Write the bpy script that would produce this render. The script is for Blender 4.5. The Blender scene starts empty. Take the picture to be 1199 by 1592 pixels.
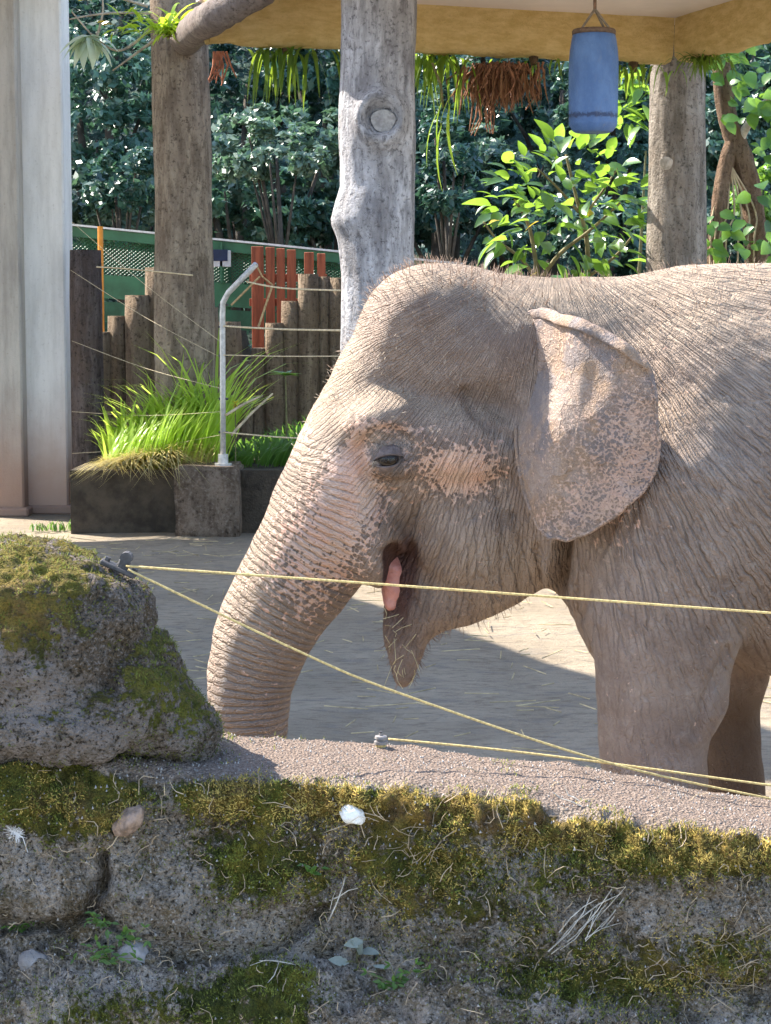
import bpy, bmesh, math, random
import numpy as np
from mathutils import Vector, Matrix, noise as mnoise

# ------------------------------------------------------------------ camera, sky, sun, exposure
sc = bpy.context.scene
COL = sc.collection
R = math.radians
FPX, CU, CV, CAMZ = 3000.0, 599.5, 796.0, 2.04
PITCH = math.atan(296.0 / 3000.0)

cam_data = bpy.data.cameras.new('camera')
cam_data.sensor_fit = 'VERTICAL'
cam_data.sensor_height = 36.0
cam_data.lens = 36.0 * FPX / 1592.0
cam_data.clip_end = 500.0
cam_data.dof.use_dof = False
cam = bpy.data.objects.new('camera', cam_data)
cam.location = (0, 0, CAMZ)
cam.rotation_euler = (math.pi / 2 - PITCH, 0, 0)
COL.objects.link(cam)
sc.camera = cam

SUN_DIR = Vector((-0.62, 0.36, 0.76)).normalized()      # towards the sun: left, beyond the elephant
world = bpy.data.worlds.new('World')
sc.world = world
world.use_nodes = True
wn = world.node_tree
bg = wn.nodes['Background']
sky = wn.nodes.new('ShaderNodeTexSky')
sky.sky_type = 'NISHITA'
sky.sun_disc = False
sky.sun_elevation = math.asin(SUN_DIR.z)
sky.sun_rotation = math.atan2(SUN_DIR.x, SUN_DIR.y)
sky.air_density = 1.0
sky.dust_density = 1.0
sky.ozone_density = 1.2
wn.links.new(sky.outputs[0], bg.inputs[0])
bg.inputs[1].default_value = 0.15

sun_data = bpy.data.lights.new('sun', 'SUN')
sun_data.energy = 4.8
sun_data.angle = R(0.53)
sun_data.color = (1.0, 0.93, 0.82)
sun = bpy.data.objects.new('sun', sun_data)
sun.rotation_euler = (-SUN_DIR).to_track_quat('-Z', 'Y').to_euler()
sun.location = SUN_DIR * 60
COL.objects.link(sun)

sc.view_settings.view_transform = 'Standard'
sc.view_settings.look = 'None'
sc.view_settings.exposure = 1.74
sc.view_settings.gamma = 1.0
sc.view_settings.use_curve_mapping = False
sc.render.engine = 'CYCLES'
sc.cycles.max_bounces = 5
sc.cycles.transparent_max_bounces = 8
sc.cycles.use_denoising = True
sc.cycles.adaptive_threshold = 0.02

rng = np.random.default_rng(11)
random.seed(5)

# ------------------------------------------------------------------ helpers
CT, ST = math.cos(PITCH), math.sin(PITCH)
def ray(u, v):
    cx = (u - CU) / FPX; cy = -(v - CV) / FPX
    return Vector((cx, CT + ST * cy, -ST + CT * cy))
def at(u, v, y):
    """point of the photograph pixel (u, v) on the vertical plane Y = y"""
    d = ray(u, v)
    return Vector((d.x * y / d.y, y, CAMZ + d.z * y / d.y))
def at_z(u, v, z):
    """point of the pixel on the level plane Z = z"""
    d = ray(u, v); t = (z - CAMZ) / d.z
    return Vector((d.x * t, d.y * t, z))
def mpp(y):
    return y / FPX
def project(P):
    P = np.asarray(P, dtype=float)
    x, y, z = P[..., 0], P[..., 1], P[..., 2] - CAMZ
    f = y * CT - z * ST; up = y * ST + z * CT
    return CU + FPX * x / f, CV - FPX * up / f

def mesh_obj(name, verts, faces, mat=None, parent=None, smooth=False, loc=None):
    me = bpy.data.meshes.new(name)
    verts = np.asarray(verts, dtype=np.float32)
    if isinstance(faces, np.ndarray):
        n = faces.shape[1]
        me.vertices.add(len(verts)); me.vertices.foreach_set('co', verts.ravel())
        me.loops.add(faces.size); me.loops.foreach_set('vertex_index', faces.astype(np.int32).ravel())
        me.polygons.add(len(faces))
        me.polygons.foreach_set('loop_start', np.arange(0, faces.size, n, dtype=np.int32))
        me.polygons.foreach_set('loop_total', np.full(len(faces), n, dtype=np.int32))
        me.update(calc_edges=True); me.validate()
    else:
        me.from_pydata([tuple(v) for v in verts], [], faces); me.update()
    if smooth:
        me.polygons.foreach_set('use_smooth', np.ones(len(me.polygons), dtype=bool))
    o = bpy.data.objects.new(name, me)
    COL.objects.link(o)
    if mat: me.materials.append(mat)
    if parent: o.parent = parent
    if loc is not None: o.location = loc
    return o
def share(name, me, parent=None, M=None):
    o = bpy.data.objects.new(name, me); COL.objects.link(o)
    if parent: o.parent = parent
    if M is not None: o.matrix_local = M
    return o
def empty(name, loc=(0, 0, 0), rz=0):
    o = bpy.data.objects.new(name, None); COL.objects.link(o)
    o.location = loc; o.rotation_euler = (0, 0, rz); o.empty_display_size = 0.2
    return o
def tag(o, label=None, cat=None, group=None, kind=None):
    if label: o['label'] = label
    if cat: o['category'] = cat
    if group: o['group'] = group
    if kind: o['kind'] = kind
    elif label and cat: o['kind'] = 'thing'
    return o
def fattr(o, name, arr):
    a = o.data.attributes.new(name, 'FLOAT', 'POINT')
    a.data.foreach_set('value', np.asarray(arr, dtype=np.float32))
def vattr(o, name, arr):
    a = o.data.attributes.new(name, 'FLOAT_VECTOR', 'POINT')
    a.data.foreach_set('vector', np.asarray(arr, dtype=np.float32).ravel())

class MB:
    """collects simple shapes into one mesh"""
    def __init__(s): s.v = []; s.f = []
    def add(s, v, f):
        n = len(s.v); s.v += [tuple(p) for p in v]; s.f += [tuple(i + n for i in q) for q in f]
    def box(s, c, size, M=None, bev=0.0):
        bm = bmesh.new(); bmesh.ops.create_cube(bm, size=1)
        bmesh.ops.scale(bm, vec=size, verts=bm.verts)
        if bev: bmesh.ops.bevel(bm, geom=bm.edges[:], offset=bev, segments=1, affect='EDGES')
        if M is not None: bmesh.ops.transform(bm, matrix=M.to_4x4(), verts=bm.verts)
        bmesh.ops.translate(bm, vec=c, verts=bm.verts)
        bm.verts.index_update()
        s.add([v.co[:] for v in bm.verts], [[v.index for v in f.verts] for f in bm.faces]); bm.free()
    def tube(s, pts, radii, n=8, cap=True, wob=0.0, seed=0):
        pts = [Vector(p) for p in pts]
        if not hasattr(radii, '__len__'): radii = [radii] * len(pts)
        rr = random.Random(seed)
        base = len(s.v); up = Vector((0, 0, 1)); prev = None
        for i, p in enumerate(pts):
            t = (pts[min(i + 1, len(pts) - 1)] - pts[max(i - 1, 0)]).normalized()
            if prev is None:
                a = t.cross(Vector((0.3, 1, 0.1)) if abs(t.y) < .9 else Vector((1, 0, 0))).normalized()
            else:
                a = (prev - t * prev.dot(t)).normalized()
            prev = a; b = t.cross(a)
            for k in range(n):
                an = 2 * math.pi * k / n
                r = radii[i] * (1 + wob * (rr.random() - .5))
                s.v.append(tuple(p + (a * math.cos(an) + b * math.sin(an)) * r))
        for i in range(len(pts) - 1):
            for k in range(n):
                k2 = (k + 1) % n
                s.f.append((base + i * n + k, base + i * n + k2, base + (i + 1) * n + k2, base + (i + 1) * n + k))
        if cap:
            s.f.append(tuple(base + k for k in reversed(range(n))))
            e = base + (len(pts) - 1) * n
            s.f.append(tuple(e + k for k in range(n)))
    def build(s, name, mat, parent=None, smooth=False, loc=None):
        return mesh_obj(name, s.v, s.f, mat, parent, smooth, loc)

# ---- node material helper
class NM:
    def __init__(s, name, rough=0.8, spec=0.3):
        s.m = bpy.data.materials.new(name); s.m.use_nodes = True
        s.t = s.m.node_tree; s.b = s.t.nodes['Principled BSDF']; s.out = s.t.nodes['Material Output']
        s.b.inputs['Roughness'].default_value = rough
        s.b.inputs['Specular IOR Level'].default_value = spec
        s.height = None
    def n(s, typ, **kw):
        nd = s.t.nodes.new(typ)
        for k, v in kw.items(): setattr(nd, k, v)
        return nd
    def put(s, sock, val):
        if hasattr(val, 'is_output'): s.t.links.new(val, sock)
        elif val is not None:
            if hasattr(sock.default_value, '__len__') and len(sock.default_value) == 4 and len(val) == 3: val = (*val, 1)
            sock.default_value = val
    def attr(s, name, vec=False):
        nd = s.n('ShaderNodeAttribute', attribute_name=name)
        return nd.outputs['Vector' if vec else 'Fac']
    def coord(s, which='Object'):
        return s.n('ShaderNodeTexCoord').outputs[which]
    def mapping(s, vec, scale=(1, 1, 1), rot=(0, 0, 0), loc=(0, 0, 0)):
        nd = s.n('ShaderNodeMapping'); s.put(nd.inputs[0], vec)
        nd.inputs['Scale'].default_value = scale; nd.inputs['Rotation'].default_value = rot; nd.inputs['Location'].default_value = loc
        return nd.outputs[0]
    def noise(s, vec, scale=5, detail=4, rough=0.55, dist=0.0, color=False):
        nd = s.n('ShaderNodeTexNoise'); s.put(nd.inputs['Vector'], vec)
        nd.inputs['Scale'].default_value = scale; nd.inputs['Detail'].default_value = detail
        nd.inputs['Roughness'].default_value = rough; nd.inputs['Distortion'].default_value = dist
        return nd.outputs['Color' if color else 'Fac']
    def voro(s, vec, scale=5, feature='F1', out='Distance', rand=1.0, dim='3D'):
        nd = s.n('ShaderNodeTexVoronoi', feature=feature, voronoi_dimensions=dim); s.put(nd.inputs['Vector'], vec)
        nd.inputs['Scale'].default_value = scale; nd.inputs['Randomness'].default_value = rand
        return nd.outputs[out]
    def math(s, op, a, b=None, c=None, clamp=False):
        nd = s.n('ShaderNodeMath', operation=op, use_clamp=clamp)
        s.put(nd.inputs[0], a)
        if b is not None: s.put(nd.inputs[1], b)
        if c is not None: s.put(nd.inputs[2], c)
        return nd.outputs[0]
    def vmath(s, op, a, b=None, sc=None):
        nd = s.n('ShaderNodeVectorMath', operation=op); s.put(nd.inputs[0], a)
        if b is not None: s.put(nd.inputs[1], b)
        if sc is not None: s.put(nd.inputs['Scale'], sc)
        return nd.outputs[0]
    def ramp(s, fac, lo, hi, a=0.0, b=1.0, smooth=True):
        nd = s.n('ShaderNodeMapRange', interpolation_type='SMOOTHSTEP' if smooth else 'LINEAR'); s.put(nd.inputs[0], fac)
        nd.inputs[1].default_value = lo; nd.inputs[2].default_value = hi
        nd.inputs[3].default_value = a; nd.inputs[4].default_value = b
        return nd.outputs[0]
    def mix(s, fac, a, b, blend='MIX'):
        nd = s.n('ShaderNodeMix', data_type='RGBA', blend_type=blend, clamp_factor=True)
        s.put(nd.inputs[0], fac); s.put(nd.inputs[6], a); s.put(nd.inputs[7], b)
        return nd.outputs[2]
    def mixf(s, fac, a, b):
        nd = s.n('ShaderNodeMix', data_type='FLOAT'); s.put(nd.inputs[0], fac); s.put(nd.inputs[2], a); s.put(nd.inputs[3], b)
        return nd.outputs[0]
    def color(s, c): s.put(s.b.inputs['Base Color'], c)
    def bump(s, h, dist=0.01, strength=1.0, prev=None):
        nd = s.n('ShaderNodeBump'); s.put(nd.inputs['Height'], h)
        nd.inputs['Distance'].default_value = dist; nd.inputs['Strength'].default_value = strength
        if prev is not None: s.t.links.new(prev, nd.inputs['Normal'])
        s.t.links.new(nd.outputs[0], s.b.inputs['Normal'])
        return nd.outputs[0]
    def translucent(s, col, fac):
        tr = s.n('ShaderNodeBsdfTranslucent'); s.put(tr.inputs[0], col)
        mx = s.n('ShaderNodeMixShader'); s.put(mx.inputs[0], fac)
        s.t.links.new(s.b.outputs[0], mx.inputs[1]); s.t.links.new(tr.outputs[0], mx.inputs[2])
        s.t.links.new(mx.outputs[0], s.out.inputs['Surface'])

def simple(name, col, rough=0.7, var=0.25, scale=8.0, bump=0.0, spec=0.3, bscale=None, stretch=(1, 1, 1), metallic=0.0):
    m = NM(name, rough, spec); c = m.mapping(m.coord(), scale=stretch)
    n1 = m.noise(c, scale, 5, 0.6)
    dark = tuple(x * (1 - var) for x in col); lite = tuple(min(1, x * (1 + var)) for x in col)
    m.color(m.mix(m.ramp(n1, .3, .7), dark, lite))
    m.b.inputs['Metallic'].default_value = metallic
    if bump: m.bump(m.noise(c, bscale or scale * 3, 5, 0.65), bump)
    return m.m

def fbm(P, scale, octaves=4, seed=0.0, H=0.9):
    out = np.empty(len(P))
    for i, p in enumerate(P):
        out[i] = mnoise.fractal(Vector((p[0] * scale + seed, p[1] * scale - seed, p[2] * scale + 2 * seed)), H, 2.0, octaves)
    return out
# ------------------------------------------------------------------ elephant
Y0 = 6.0                       # mid-plane of the animal
class Field:
    def __init__(s, lo, hi, h):
        s.h = h; s.lo = np.array(lo, np.float32)
        s.n = np.ceil((np.array(hi) - s.lo) / h).astype(int) + 1
        s.d = np.full(s.n, 1.0, np.float32)
    def win(s, lo, hi):
        a = np.clip(np.floor((np.asarray(lo) - s.lo) / s.h).astype(int), 0, s.n - 1)
        b = np.clip(np.ceil((np.asarray(hi) - s.lo) / s.h).astype(int) + 1, 1, s.n)
        sl = tuple(slice(a[i], b[i]) for i in range(3))
        ax = [(s.lo[i] + s.h * np.arange(a[i], b[i])).astype(np.float32) for i in range(3)]
        X = ax[0][:, None, None]; Y = ax[1][None, :, None]; Z = ax[2][None, None, :]
        return sl, X, Y, Z
    def union(s, sl, e, k):
        d = s.d[sl]
        h = np.clip(0.5 + 0.5 * (d - e) / k, 0, 1)
        s.d[sl] = d + (e - d) * h - k * h * (1 - h)
    def cut(s, sl, e, k):
        d = s.d[sl]
        h = np.clip(0.5 - 0.5 * (d + e) / k, 0, 1)
        s.d[sl] = d + (-e - d) * h + k * h * (1 - h)
    def ell(s, c, r, ang=0.0, k=0.06, sub=False):
        m = max(r) + k + 0.05
        sl, X, Y, Z = s.win([c[0] - m, c[1] - r[1] - k - .05, c[2] - m], [c[0] + m, c[1] + r[1] + k + .05, c[2] + m])
        x = X - c[0]; y = Y - c[1]; z = Z - c[2]
        ca, sa = math.cos(ang), math.sin(ang)
        xr = x * ca + z * sa; zr = -x * sa + z * ca
        k0 = np.sqrt((xr / r[0]) ** 2 + (y / r[1]) ** 2 + (zr / r[2]) ** 2)
        k1 = np.sqrt((xr / r[0] ** 2) ** 2 + (y / r[1] ** 2) ** 2 + (zr / r[2] ** 2) ** 2) + 1e-6
        e = (k0 * (k0 - 1) / k1).astype(np.float32)
        (s.cut if sub else s.union)(sl, e, k)
    def cone(s, a, b, ra, rb, sy=1.0, k=0.05):
        a = np.array(a, np.float32); b = np.array(b, np.float32)
        m = max(ra, rb) + k + .05
        my = max(ra, rb) * sy + k + .05
        lo = np.minimum(a, b) - [m, my, m]; hi = np.maximum(a, b) + [m, my, m]
        sl, X, Y, Z = s.win(lo, hi)
        ba = b - a
        px = X - a[0]; py = (Y - a[1]) / sy; pz = Z - a[2]; by = ba[1] / sy
        h = np.clip((px * ba[0] + py * by + pz * ba[2]) / (ba[0] ** 2 + by ** 2 + ba[2] ** 2), 0, 1)
        e = np.sqrt((px - h * ba[0]) ** 2 + (py - h * by) ** 2 + (pz - h * ba[2]) ** 2) - (ra + (rb - ra) * h)
        s.union(sl, e.astype(np.float32), k)
    def surface(s):
        D = s.d; n = D.shape
        ins = D < 0
        cs = np.zeros([i - 1 for i in n], np.int8)
        for dx in (0, 1):
            for dy in (0, 1):
                for dz in (0, 1):
                    cs += ins[dx:n[0] - 1 + dx, dy:n[1] - 1 + dy, dz:n[2] - 1 + dz]
        act = (cs > 0) & (cs < 8)
        I, J, K = np.nonzero(act)
        idx = np.full(act.shape, -1, np.int32); idx[I, J, K] = np.arange(len(I))
        corners = [(a, b, c) for a in (0, 1) for b in (0, 1) for c in (0, 1)]
        val = {c: D[I + c[0], J + c[1], K + c[2]] for c in corners}
        acc = np.zeros((len(I), 3)); cnt = np.zeros(len(I))
        for c in corners:
            for ax in range(3):
                if c[ax]: continue
                c2 = list(c); c2[ax] = 1; c2 = tuple(c2)
                a, b = val[c], val[c2]
                cr = (a < 0) != (b < 0)
                t = np.where(cr, a / np.where(cr, a - b, 1), 0)
                p = np.tile(np.array(c, float), (len(I), 1)); p[:, ax] = t
                acc[cr] += p[cr]; cnt[cr] += 1
        V = (np.stack([I, J, K], 1) + acc / cnt[:, None]) * s.h + s.lo
        F = []
        for ax in range(3):
            sl0 = [slice(None)] * 3; sl1 = [slice(None)] * 3
            sl0[ax] = slice(0, n[ax] - 1); sl1[ax] = slice(1, n[ax])
            a = ins[tuple(sl0)]; b = ins[tuple(sl1)]
            ch = np.argwhere(a != b)
            o1, o2 = [q for q in range(3) if q != ax]
            ch = ch[(ch[:, o1] > 0) & (ch[:, o2] > 0) & (ch[:, o1] < n[o1] - 1) & (ch[:, o2] < n[o2] - 1)]
            q = []
            for d1, d2 in ((1, 1), (0, 1), (0, 0), (1, 0)):
                c = ch.copy(); c[:, o1] -= d1; c[:, o2] -= d2
                q.append(idx[c[:, 0], c[:, 1], c[:, 2]])
            q = np.stack(q, 1)
            flip = a[ch[:, 0], ch[:, 1], ch[:, 2]]
            if ax == 1: flip = ~flip
            q[~flip] = q[~flip][:, ::-1]
            F.append(q)
        return V, np.concatenate(F)

ELO = [-0.75, Y0 - 0.78, -0.02]; EHI = [2.95, Y0 + 0.78, 2.4]
fld = Field(ELO, EHI, 0.0095)
def ep(u, v, yo=0.0):
    return at(u, v, Y0 + yo)
def E(u, v, ru, rv, ry, yo=0.0, ang=0.0, k=0.06, sub=False, both=True):
    m = mpp(Y0 + yo)
    c = ep(u, v, yo)
    fld.ell(c, (ru * m, ry, rv * m), R(ang), k, sub)
    if yo and both:
        c2 = (c.x, 2 * Y0 - c.y, c.z); fld.ell(c2, (ru * m, ry, rv * m), R(ang), k, sub)
def spline(pts, sub=5):
    P = np.array(pts, float); out = []
    for i in range(len(P) - 1):
        p0 = P[max(i - 1, 0)]; p1 = P[i]; p2 = P[i + 1]; p3 = P[min(i + 2, len(P) - 1)]
        for t in np.arange(sub) / sub:
            out.append(.5 * (2 * p1 + (p2 - p0) * t + (2 * p0 - 5 * p1 + 4 * p2 - p3) * t * t + (3 * p1 - p0 - 3 * p2 + p3) * t ** 3))
    out.append(P[-1])
    return np.array(out)
def CH(pts, yo=0.0, sy=1.0, k=0.05, both=False, sub=4):
    """a limb along a smooth line of (u, v, radius[, side scale])"""
    m = mpp(Y0 + yo)
    S = spline([p if len(p) == 4 else (*p, sy) for p in pts], sub)
    keep = fld.d; fld.d = np.full_like(keep, 1.0)
    for a, b in zip(S, S[1:]):
        fld.cone(ep(a[0], a[1], yo), ep(b[0], b[1], yo), a[2] * m, b[2] * m, (a[3] + b[3]) / 2, 0.004)
    e = fld.d; fld.d = keep
    fld.union((slice(None),) * 3, e, k)

# body
E(1440, 750, 500, 345, .60, k=.08)
E(1730, 720, 235, 270, .52, k=.10)
E(1085, 700, 200, 268, .50, k=.10)
CH([(830, 520, 82), (960, 520, 86), (1090, 515, 96), (1250, 515, 105)], sy=1.1, k=.10)
E(905, 690, 165, 235, .38, k=.10)
E(1000, 895, 118, 170, .40, k=.10)
# legs
CH([(1075, 760, 150), (1040, 950, 121), (1018, 1110, 90), (1018, 1250, 82), (1018, 1460, 78), (1014, 1500, 86)], yo=-.30, k=.07)
E(1085, 1085, 44, 58, .14, yo=-.30, ang=-20, k=.05, both=False)
CH([(1080, 800, 140), (1105, 1000, 100), (1118, 1110, 64), (1134, 1240, 58), (1150, 1420, 58), (1150, 1455, 66)], yo=.30, k=.07)
CH([(1740, 850, 170), (1790, 1130, 98), (1760, 1260, 84), (1765, 1460, 78), (1758, 1500, 86)], yo=-.30, k=.08)
CH([(1740, 850, 165), (1720, 1110, 98), (1680, 1240, 80), (1690, 1420, 72), (1683, 1455, 80)], yo=.30, k=.08)
# head: cranium, twin domes, forehead and trunk
head0 = None
E(705, 535, 140, 122, .30, k=.05)
E(668, 492, 88, 80, .17, yo=-.12, k=.05)
E(800, 545, 110, 105, .31, k=.07)
TR = [(640, 505, 74), (577, 612, 69), (549, 700, 85), (530, 770, 97), (482, 864, 91), (434, 940, 82), (405, 1000, 75.5), (388, 1068, 67),
      (393, 1150, 54), (403, 1230, 46), (418, 1320, 40), (448, 1392, 35), (490, 1420, 30)]
CH([(*p, w) for p, w in zip(TR, (1.45, 1.45, 1.4, 1.3, 1.15, 1.05, 1, 1, 1, 1, 1, 1, 1))], k=.05, sub=5)
E(655, 690, 115, 128, .26, k=.06)
E(592, 650, 56, 31, .085, yo=-.230, ang=16, k=.06)
E(716, 690, 95, 58, .10, yo=-.22, ang=-8, k=.05)
E(745, 800, 118, 140, .25, k=.06)
E(572, 832, 52, 92, .12, yo=-.12, ang=25, k=.05)
# jaw and hanging lower lip
CH([(775, 858, 88), (714, 912, 64), (672, 942, 46), (643, 978, 32), (633, 1020, 24), (627, 1057, 14)], sy=.95, k=.03)
CH([(603, 888, 6), (608, 925, 11), (616, 985, 19), (626, 1048, 15)], sy=1.5, k=.015)
E(622, 878, 28, 52, .10, yo=.07, k=.02, both=False)
# hollows: temple, eye sockets, mouth, cheek behind the eye
E(640, 560, 62, 70, .07, yo=-.345, ang=-20, k=.07, sub=True)
E(606, 716, 50, 38, .05, yo=-.335, ang=-10, k=.04, sub=True)
E(619, 903, 23, 54, .13, yo=-.16, ang=4, k=.02, sub=True)
E(610, 862, 16, 18, .07, yo=-.19, k=.03, sub=True)
E(644, 915, 32, 66, .085, k=.03)
E(780, 660, 16, 50, .05, yo=-.36, ang=20, k=.05, sub=True)
# eye lids
E(606, 718, 40, 27, .05, yo=-.262, ang=-8, k=.03)
E(604, 714, 19, 9, .04, yo=-.315, ang=-6, k=.012, sub=True)
V, F = fld.surface()
# light smoothing
ed = np.concatenate([F[:, [0, 1]], F[:, [1, 2]], F[:, [2, 3]], F[:, [3, 0]]])
for it in range(5):
    acc = np.zeros_like(V); cnt = np.zeros(len(V))
    np.add.at(acc, ed[:, 0], V[ed[:, 1]]); np.add.at(cnt, ed[:, 0], 1)
    V = V * 0.4 + 0.6 * acc / np.maximum(cnt, 1)[:, None]
pu, pv = project(V)

def sstep(x, a, b):
    t = np.clip((x - a) / (b - a), 0, 1); return t * t * (3 - 2 * t)
def gauss(u, v, cu, cv, su, sv, ang=0.0):
    c, n = math.cos(R(ang)), math.sin(R(ang))
    du = (u - cu) * c + (v - cv) * n; dv = -(u - cu) * n + (v - cv) * c
    return np.exp(-.5 * ((du / su) ** 2 + (dv / sv) ** 2))
# slack skin: low lumps and folds moved along the normal
def vnormals(V, F):
    n = np.cross(V[F[:, 2]] - V[F[:, 0]], V[F[:, 3]] - V[F[:, 1]])
    out = np.zeros_like(V)
    for k in range(4): np.add.at(out, F[:, k], n)
    return out / (np.linalg.norm(out, axis=1)[:, None] + 1e-9)
N = vnormals(V, F)
if N[np.argmax(V[:, 2])][2] < 0:
    F = F[:, ::-1].copy(); N = -N
near = sstep(-(V[:, 1] - Y0), .02, .12) 
disp = .005 * fbm(V, 6.0, 3, 3.1) + .0025 * fbm(V, 16.0, 2, 7.7)
def crease(pts, w, depth):
    """a fold line drawn on the near and far side of the animal"""
    S = spline(pts, 8); d = np.full(len(V), 1e9)
    for a, b in zip(S, S[1:]):
        ab = b[:2] - a[:2]; t = np.clip(((pu - a[0]) * ab[0] + (pv - a[1]) * ab[1]) / (ab @ ab + 1e-9), 0, 1)
        d = np.minimum(d, np.hypot(pu - a[0] - t * ab[0], pv - a[1] - t * ab[1]))
    return -depth * np.exp(-(d / w) ** 2) + .35 * depth * np.exp(-((d - 2.0 * w) / w) ** 2)
sidem = sstep(np.abs(V[:, 1] - Y0), .05, .12)
for pts, w, dep in (
    ([(720, 610), (742, 645), (770, 670), (800, 685)], 7, .012),
    ([(884, 815), (876, 880), (860, 945)], 10, .058),
    ([(835, 850), (842, 900), (838, 940)], 6, .010),
    ([(800, 800), (812, 860), (806, 920)], 5, .007),
    ([(770, 760), (782, 830), (770, 900)], 5, .006),
    ([(735, 770), (742, 840), (722, 910)], 5, .006),
    ([(700, 780), (690, 840), (668, 890)], 5, .006),
    ([(660, 770), (640, 810), (628, 840)], 5, .006),
    ([(905, 840), (890, 900), (880, 950)], 6, .012),
    ([(960, 800), (925, 880), (905, 960)], 6, .009),
    ([(640, 850), (636, 900), (650, 960)], 8, .016),
    ([(1000, 760), (960, 860), (935, 960)], 6, .006),
    ([(556, 700), (570, 745), (590, 765), (620, 765)], 6, .008),
    ([(1020, 720), (1060, 735), (1110, 760)], 6, .006),
    ([(1130, 1010), (1095, 1090), (1080, 1140)], 7, .010),
    ([(560, 690), (580, 672), (610, 668), (640, 688)], 6, .008)):
    disp += sidem * crease(pts, w, dep)
V = V + N * disp[:, None]
N = vnormals(V, F)
pu, pv = project(V)
for_side = (V[:, 1] - Y0)

# trunk length coordinate
TS = spline([(*p,) for p in TR], 8)
TP = np.array([ep(a, b) for a, b, c in TS])
seg = np.r_[0, np.cumsum(np.linalg.norm(np.diff(TP, axis=0), axis=1))]
s_len = np.zeros(len(V)); best = np.full(len(V), 1e9)
cand = np.nonzero(pu < 760)[0]
for i in range(len(TP) - 1):
    a, b = TP[i], TP[i + 1]; ab = b - a; L = ab @ ab
    w = V[cand] - a
    t = (w @ ab) / L
    tc = np.clip(t, 0, 1); d = np.linalg.norm(w - tc[:, None] * ab, axis=1)
    up = d < best[cand]
    s_len[cand[up]] = (seg[i] + t[up] * (seg[i + 1] - seg[i]) if i else seg[i] + tc[up] * (seg[i + 1] - seg[i])); best[cand[up]] = d[up]
# rings lean back on the face, so warp with height over the axis
trunk_m = sstep(pv - (660 + .75 * (pu - 460)), -30, 90) * (1 - sstep(pu - (560 - .0 * pv), -40, 50)) * (pu < 640)
pink = (1.05 * gauss(pu, pv, 540, 745, 22, 40, 12) + .66 * gauss(pu, pv, 520, 815, 60, 62) + .42 * gauss(pu, pv, 475, 900, 48, 55)
        + .72 * gauss(pu, pv, 714, 742, 26, 26, -30) + .50 * gauss(pu, pv, 690, 725, 60, 30, 10) + .30 * gauss(pu, pv, 755, 720, 28, 30)
        + .55 * gauss(pu, pv, 602, 664, 48, 9, 10) + .62 * gauss(pu, pv, 556, 700, 9, 30) + .6 * gauss(pu, pv, 565, 770, 22, 26)
        + .35 * gauss(pu, pv, 955, 800, 45, 45, -40) + .45 * gauss(pu, pv, 470, 660, 12, 30) + .12 * gauss(pu, pv, 400, 1000, 60, 120))
eye_d = np.hypot((pu - 605), (pv - 716) * 1.15)
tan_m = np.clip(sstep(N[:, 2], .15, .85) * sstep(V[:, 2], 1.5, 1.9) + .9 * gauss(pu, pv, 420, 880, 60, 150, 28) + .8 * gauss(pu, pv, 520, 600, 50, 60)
                + .5 * gauss(pu, pv, 760, 880, 90, 70), 0, 1)  # sunlight painted tan on upturned skin, forehead and trunk; jaw is its own tan
def polar(cu, cv):
    a = np.arctan2(pv - cv, pu - cu); r = np.hypot(pu - cu, pv - cv)
    return a, r
a1, r1 = polar(715, 560); a2, r2 = polar(860, 380)
mcheek = (1 - sstep(pu, 830, 900)) * sstep(pv, 700, 780)
z0 = np.zeros(len(V))
wv1 = np.stack([a1 * 15, r1 * .0055, V[:, 1] * 5], 1)
wv2 = np.stack([a2 * 22, r2 * .0055, V[:, 1] * 6], 1)

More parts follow.
